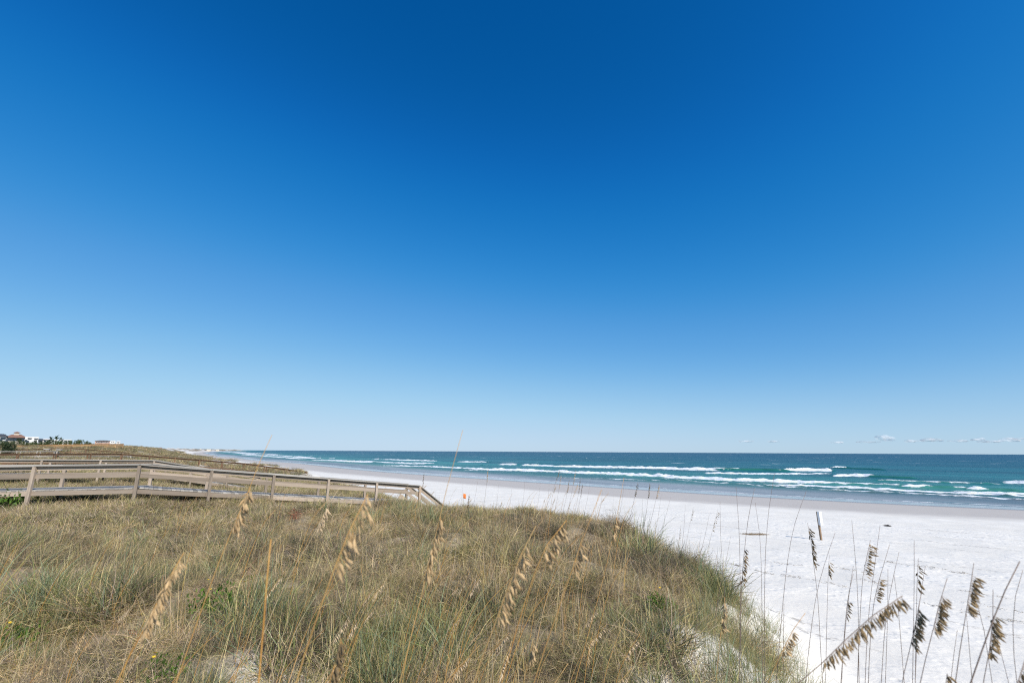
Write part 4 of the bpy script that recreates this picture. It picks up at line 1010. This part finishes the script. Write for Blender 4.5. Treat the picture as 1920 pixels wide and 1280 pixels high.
# thin bare stalks against the beach
BARE = 'thin bare grey sea oat stalk standing against the white sand'
for pix, D in [([(1380, 912), (1386, 1000), (1388, 1100), (1390, 1285)], 2.6), ([(1452, 888), (1440, 970), (1434, 1080), (1434, 1285)], 2.5), ([(1512, 920), (1488, 990), (1472, 1090), (1455, 1285)], 2.6),
               ([(1416, 942), (1425, 1010), (1428, 1100), (1430, 1285)], 3.0), ([(1566, 998), (1545, 1060), (1528, 1130), (1512, 1260)], 2.4), ([(1597, 975), (1604, 1050), (1609, 1140), (1611, 1285)], 2.3),
               ([(1650, 985), (1640, 1060), (1629, 1150), (1622, 1285)], 2.3), ([(1686, 1033), (1672, 1095), (1660, 1170), (1652, 1285)], 2.1), ([(1714, 1012), (1714, 1100), (1711, 1285)], 2.0),
               ([(1676, 1075), (1684, 1140), (1696, 1285)], 2.1), ([(1918, 1068), (1905, 1110), (1899, 1190), (1908, 1290)], 1.6), ([(1812, 1150), (1818, 1220), (1824, 1290)], 1.8),
               ([(1832, 1130), (1845, 1180), (1862, 1290)], 1.7), ([(1350, 940), (1352, 1020), (1360, 1130), (1368, 1280)], 3.4), ([(1470, 1130), (1469, 1200), (1470, 1285)], 2.2), ([(1600, 1060), (1590, 1130), (1576, 1285)], 2.2),
               ([(1795, 1180), (1788, 1230), (1782, 1290)], 1.8), ([(1875, 1215), (1884, 1250), (1895, 1295)], 1.7), ([(1735, 1060), (1722, 1150), (1716, 1285)], 2.1), ([(1665, 1065), (1664, 1160), (1660, 1285)], 2.3)]:
    oat(pix, D, BARE, 'bare stalks against the beach', nspk=0, stem='dark', r0=.0024)
SPARSE = 'thin dark sea oat with a few small spikelets left, before the white sand'
for pix, D, hy in [([(1722, 1046), (1719, 1110), (1716, 1285)], 2.1, (1055, 1105)), ([(1346, 955), (1338, 985), (1325, 1040), (1316, 1090)], 5.5, (958, 995)), ([(1276, 985), (1272, 1020), (1266, 1065)], 8, (990, 1010)), ([(1300, 950), (1290, 1000), (1280, 1060)], 8, (955, 975)), ([(1555, 1040), (1552, 1100), (1548, 1280)], 2.8, (1050, 1080))]:
    oat(pix, D, SPARSE, 'sparse dark sea oats on the beach side', hy=hy, nspk=9, stem='dark', husk='dark', r0=.0024, size=1.0)
# stalks along the crest, seen against the beach
CREST = 'dark sea oat on the dune crest with a slim seed head before the surf'
for tx, ty, bx, by, D in [(1050, 878, 1020, 962, 15), (1052, 888, 1040, 958, 15.5), (1067, 898, 1056, 958, 16), (1079, 880, 1064, 962, 15), (1084, 904, 1060, 965, 14), (1196, 902, 1176, 990, 11), (1218, 904, 1206, 998, 11), (1236, 906, 1215, 996, 11.5), (915, 876, 905, 962, 14), (1088, 896, 1078, 960, 15), (795, 884, 786, 960, 13), (880, 925, 872, 965, 10), (1092, 905, 1082, 962, 16)]:
    oat([(tx, ty), ((tx + bx) / 2 + 1, (ty + by) / 2), (bx, by)], D, CREST, 'sea oats along the dune crest', hy=(ty + 2, ty + 26), nspk=16, stem='dark', husk=rnd.choice(['dark', 'tan']), r0=.0042, size=1.6, side=(.3, -.2, -1))
CB = 'bare dark stalk on the dune crest rising in front of the pale beach'
for tx, ty, bx, by, D in [(897, 893, 884, 962, 13), (935, 905, 928, 960, 13), (985, 890, 978, 958, 14), (1013, 905, 1006, 958, 15), (1107, 898, 1096, 960, 15), (1130, 918, 1122, 968, 14), (1172, 894, 1158, 985, 11), (1240, 925, 1228, 1000, 11), (1258, 930, 1236, 1005, 10), (1150, 930, 1146, 980, 12), (1285, 945, 1278, 1030, 9.5), (1330, 965, 1310, 1050, 8), (960, 915, 952, 960, 14), (1030, 900, 1024, 960, 15), (1205, 935, 1200, 995, 11), (868, 905, 862, 960, 12), (1370, 1005, 1352, 1090, 7)]:
    oat([(tx, ty), ((tx + bx) / 2 + 1, (ty + by) / 2), (bx, by)], D, CB, 'bare stalks along the dune crest', nspk=0, stem='dark', r0=.0034, leaves=1)

# golden stalks leaning over the landward grass
fr = random.Random(33)
def field(n, r0_, r1_, a0, a1, label_h, label_b, group, rr):
    k_ = 0; tries = 0
    while k_ < n and tries < 4000:
        tries += 1
        R_ = math.sqrt(fr.uniform(r0_ ** 2, r1_ ** 2)); a = math.radians(fr.uniform(a0, a1)); x, y = R_ * math.sin(a), R_ * math.cos(a)
        if veg(np.array([x]), np.array([y]))[0] < .5: continue
        g = float(ground_z(x, y)); H_ = fr.uniform(.75, 1.35); ln = fr.uniform(.15, .5) * H_; dy = fr.uniform(-.15, .15) * H_
        path = [np.array([x, y, g]), np.array([x + ln * .22, y + dy * .3, g + H_ * .42]), np.array([x + ln * .55, y + dy * .6, g + H_ * .78]), np.array([x + ln, y + dy, g + H_])]
        has = fr.random() < .55
        st = fr.choice(['gold', 'gold', 'gold', 'pale'])
        sea_oat(path, label_h if has else label_b, group, stem=st, husk=fr.choice(['tan', 'pale']), head=(fr.uniform(.78, .86), fr.uniform(.93, .99)), nspk=fr.randint(9, 16) if has else 0, r0=rr, size=1.05, leaves=fr.choice([0, 1]))
        k_ += 1
field(110, 2.0, 6.5, -50, 10, 'golden sea oat with a small seed head leaning over the landward grass', 'bare golden sea oat stem leaning over the landward grass', 'golden sea oats in the grass', .0040)
field(80, 6, 17, -48, 12, 'small golden sea oat with a pale seed head in the grass toward the boardwalk', 'short bare golden stem in the grass toward the boardwalk', 'small sea oats toward the boardwalk', .0052)
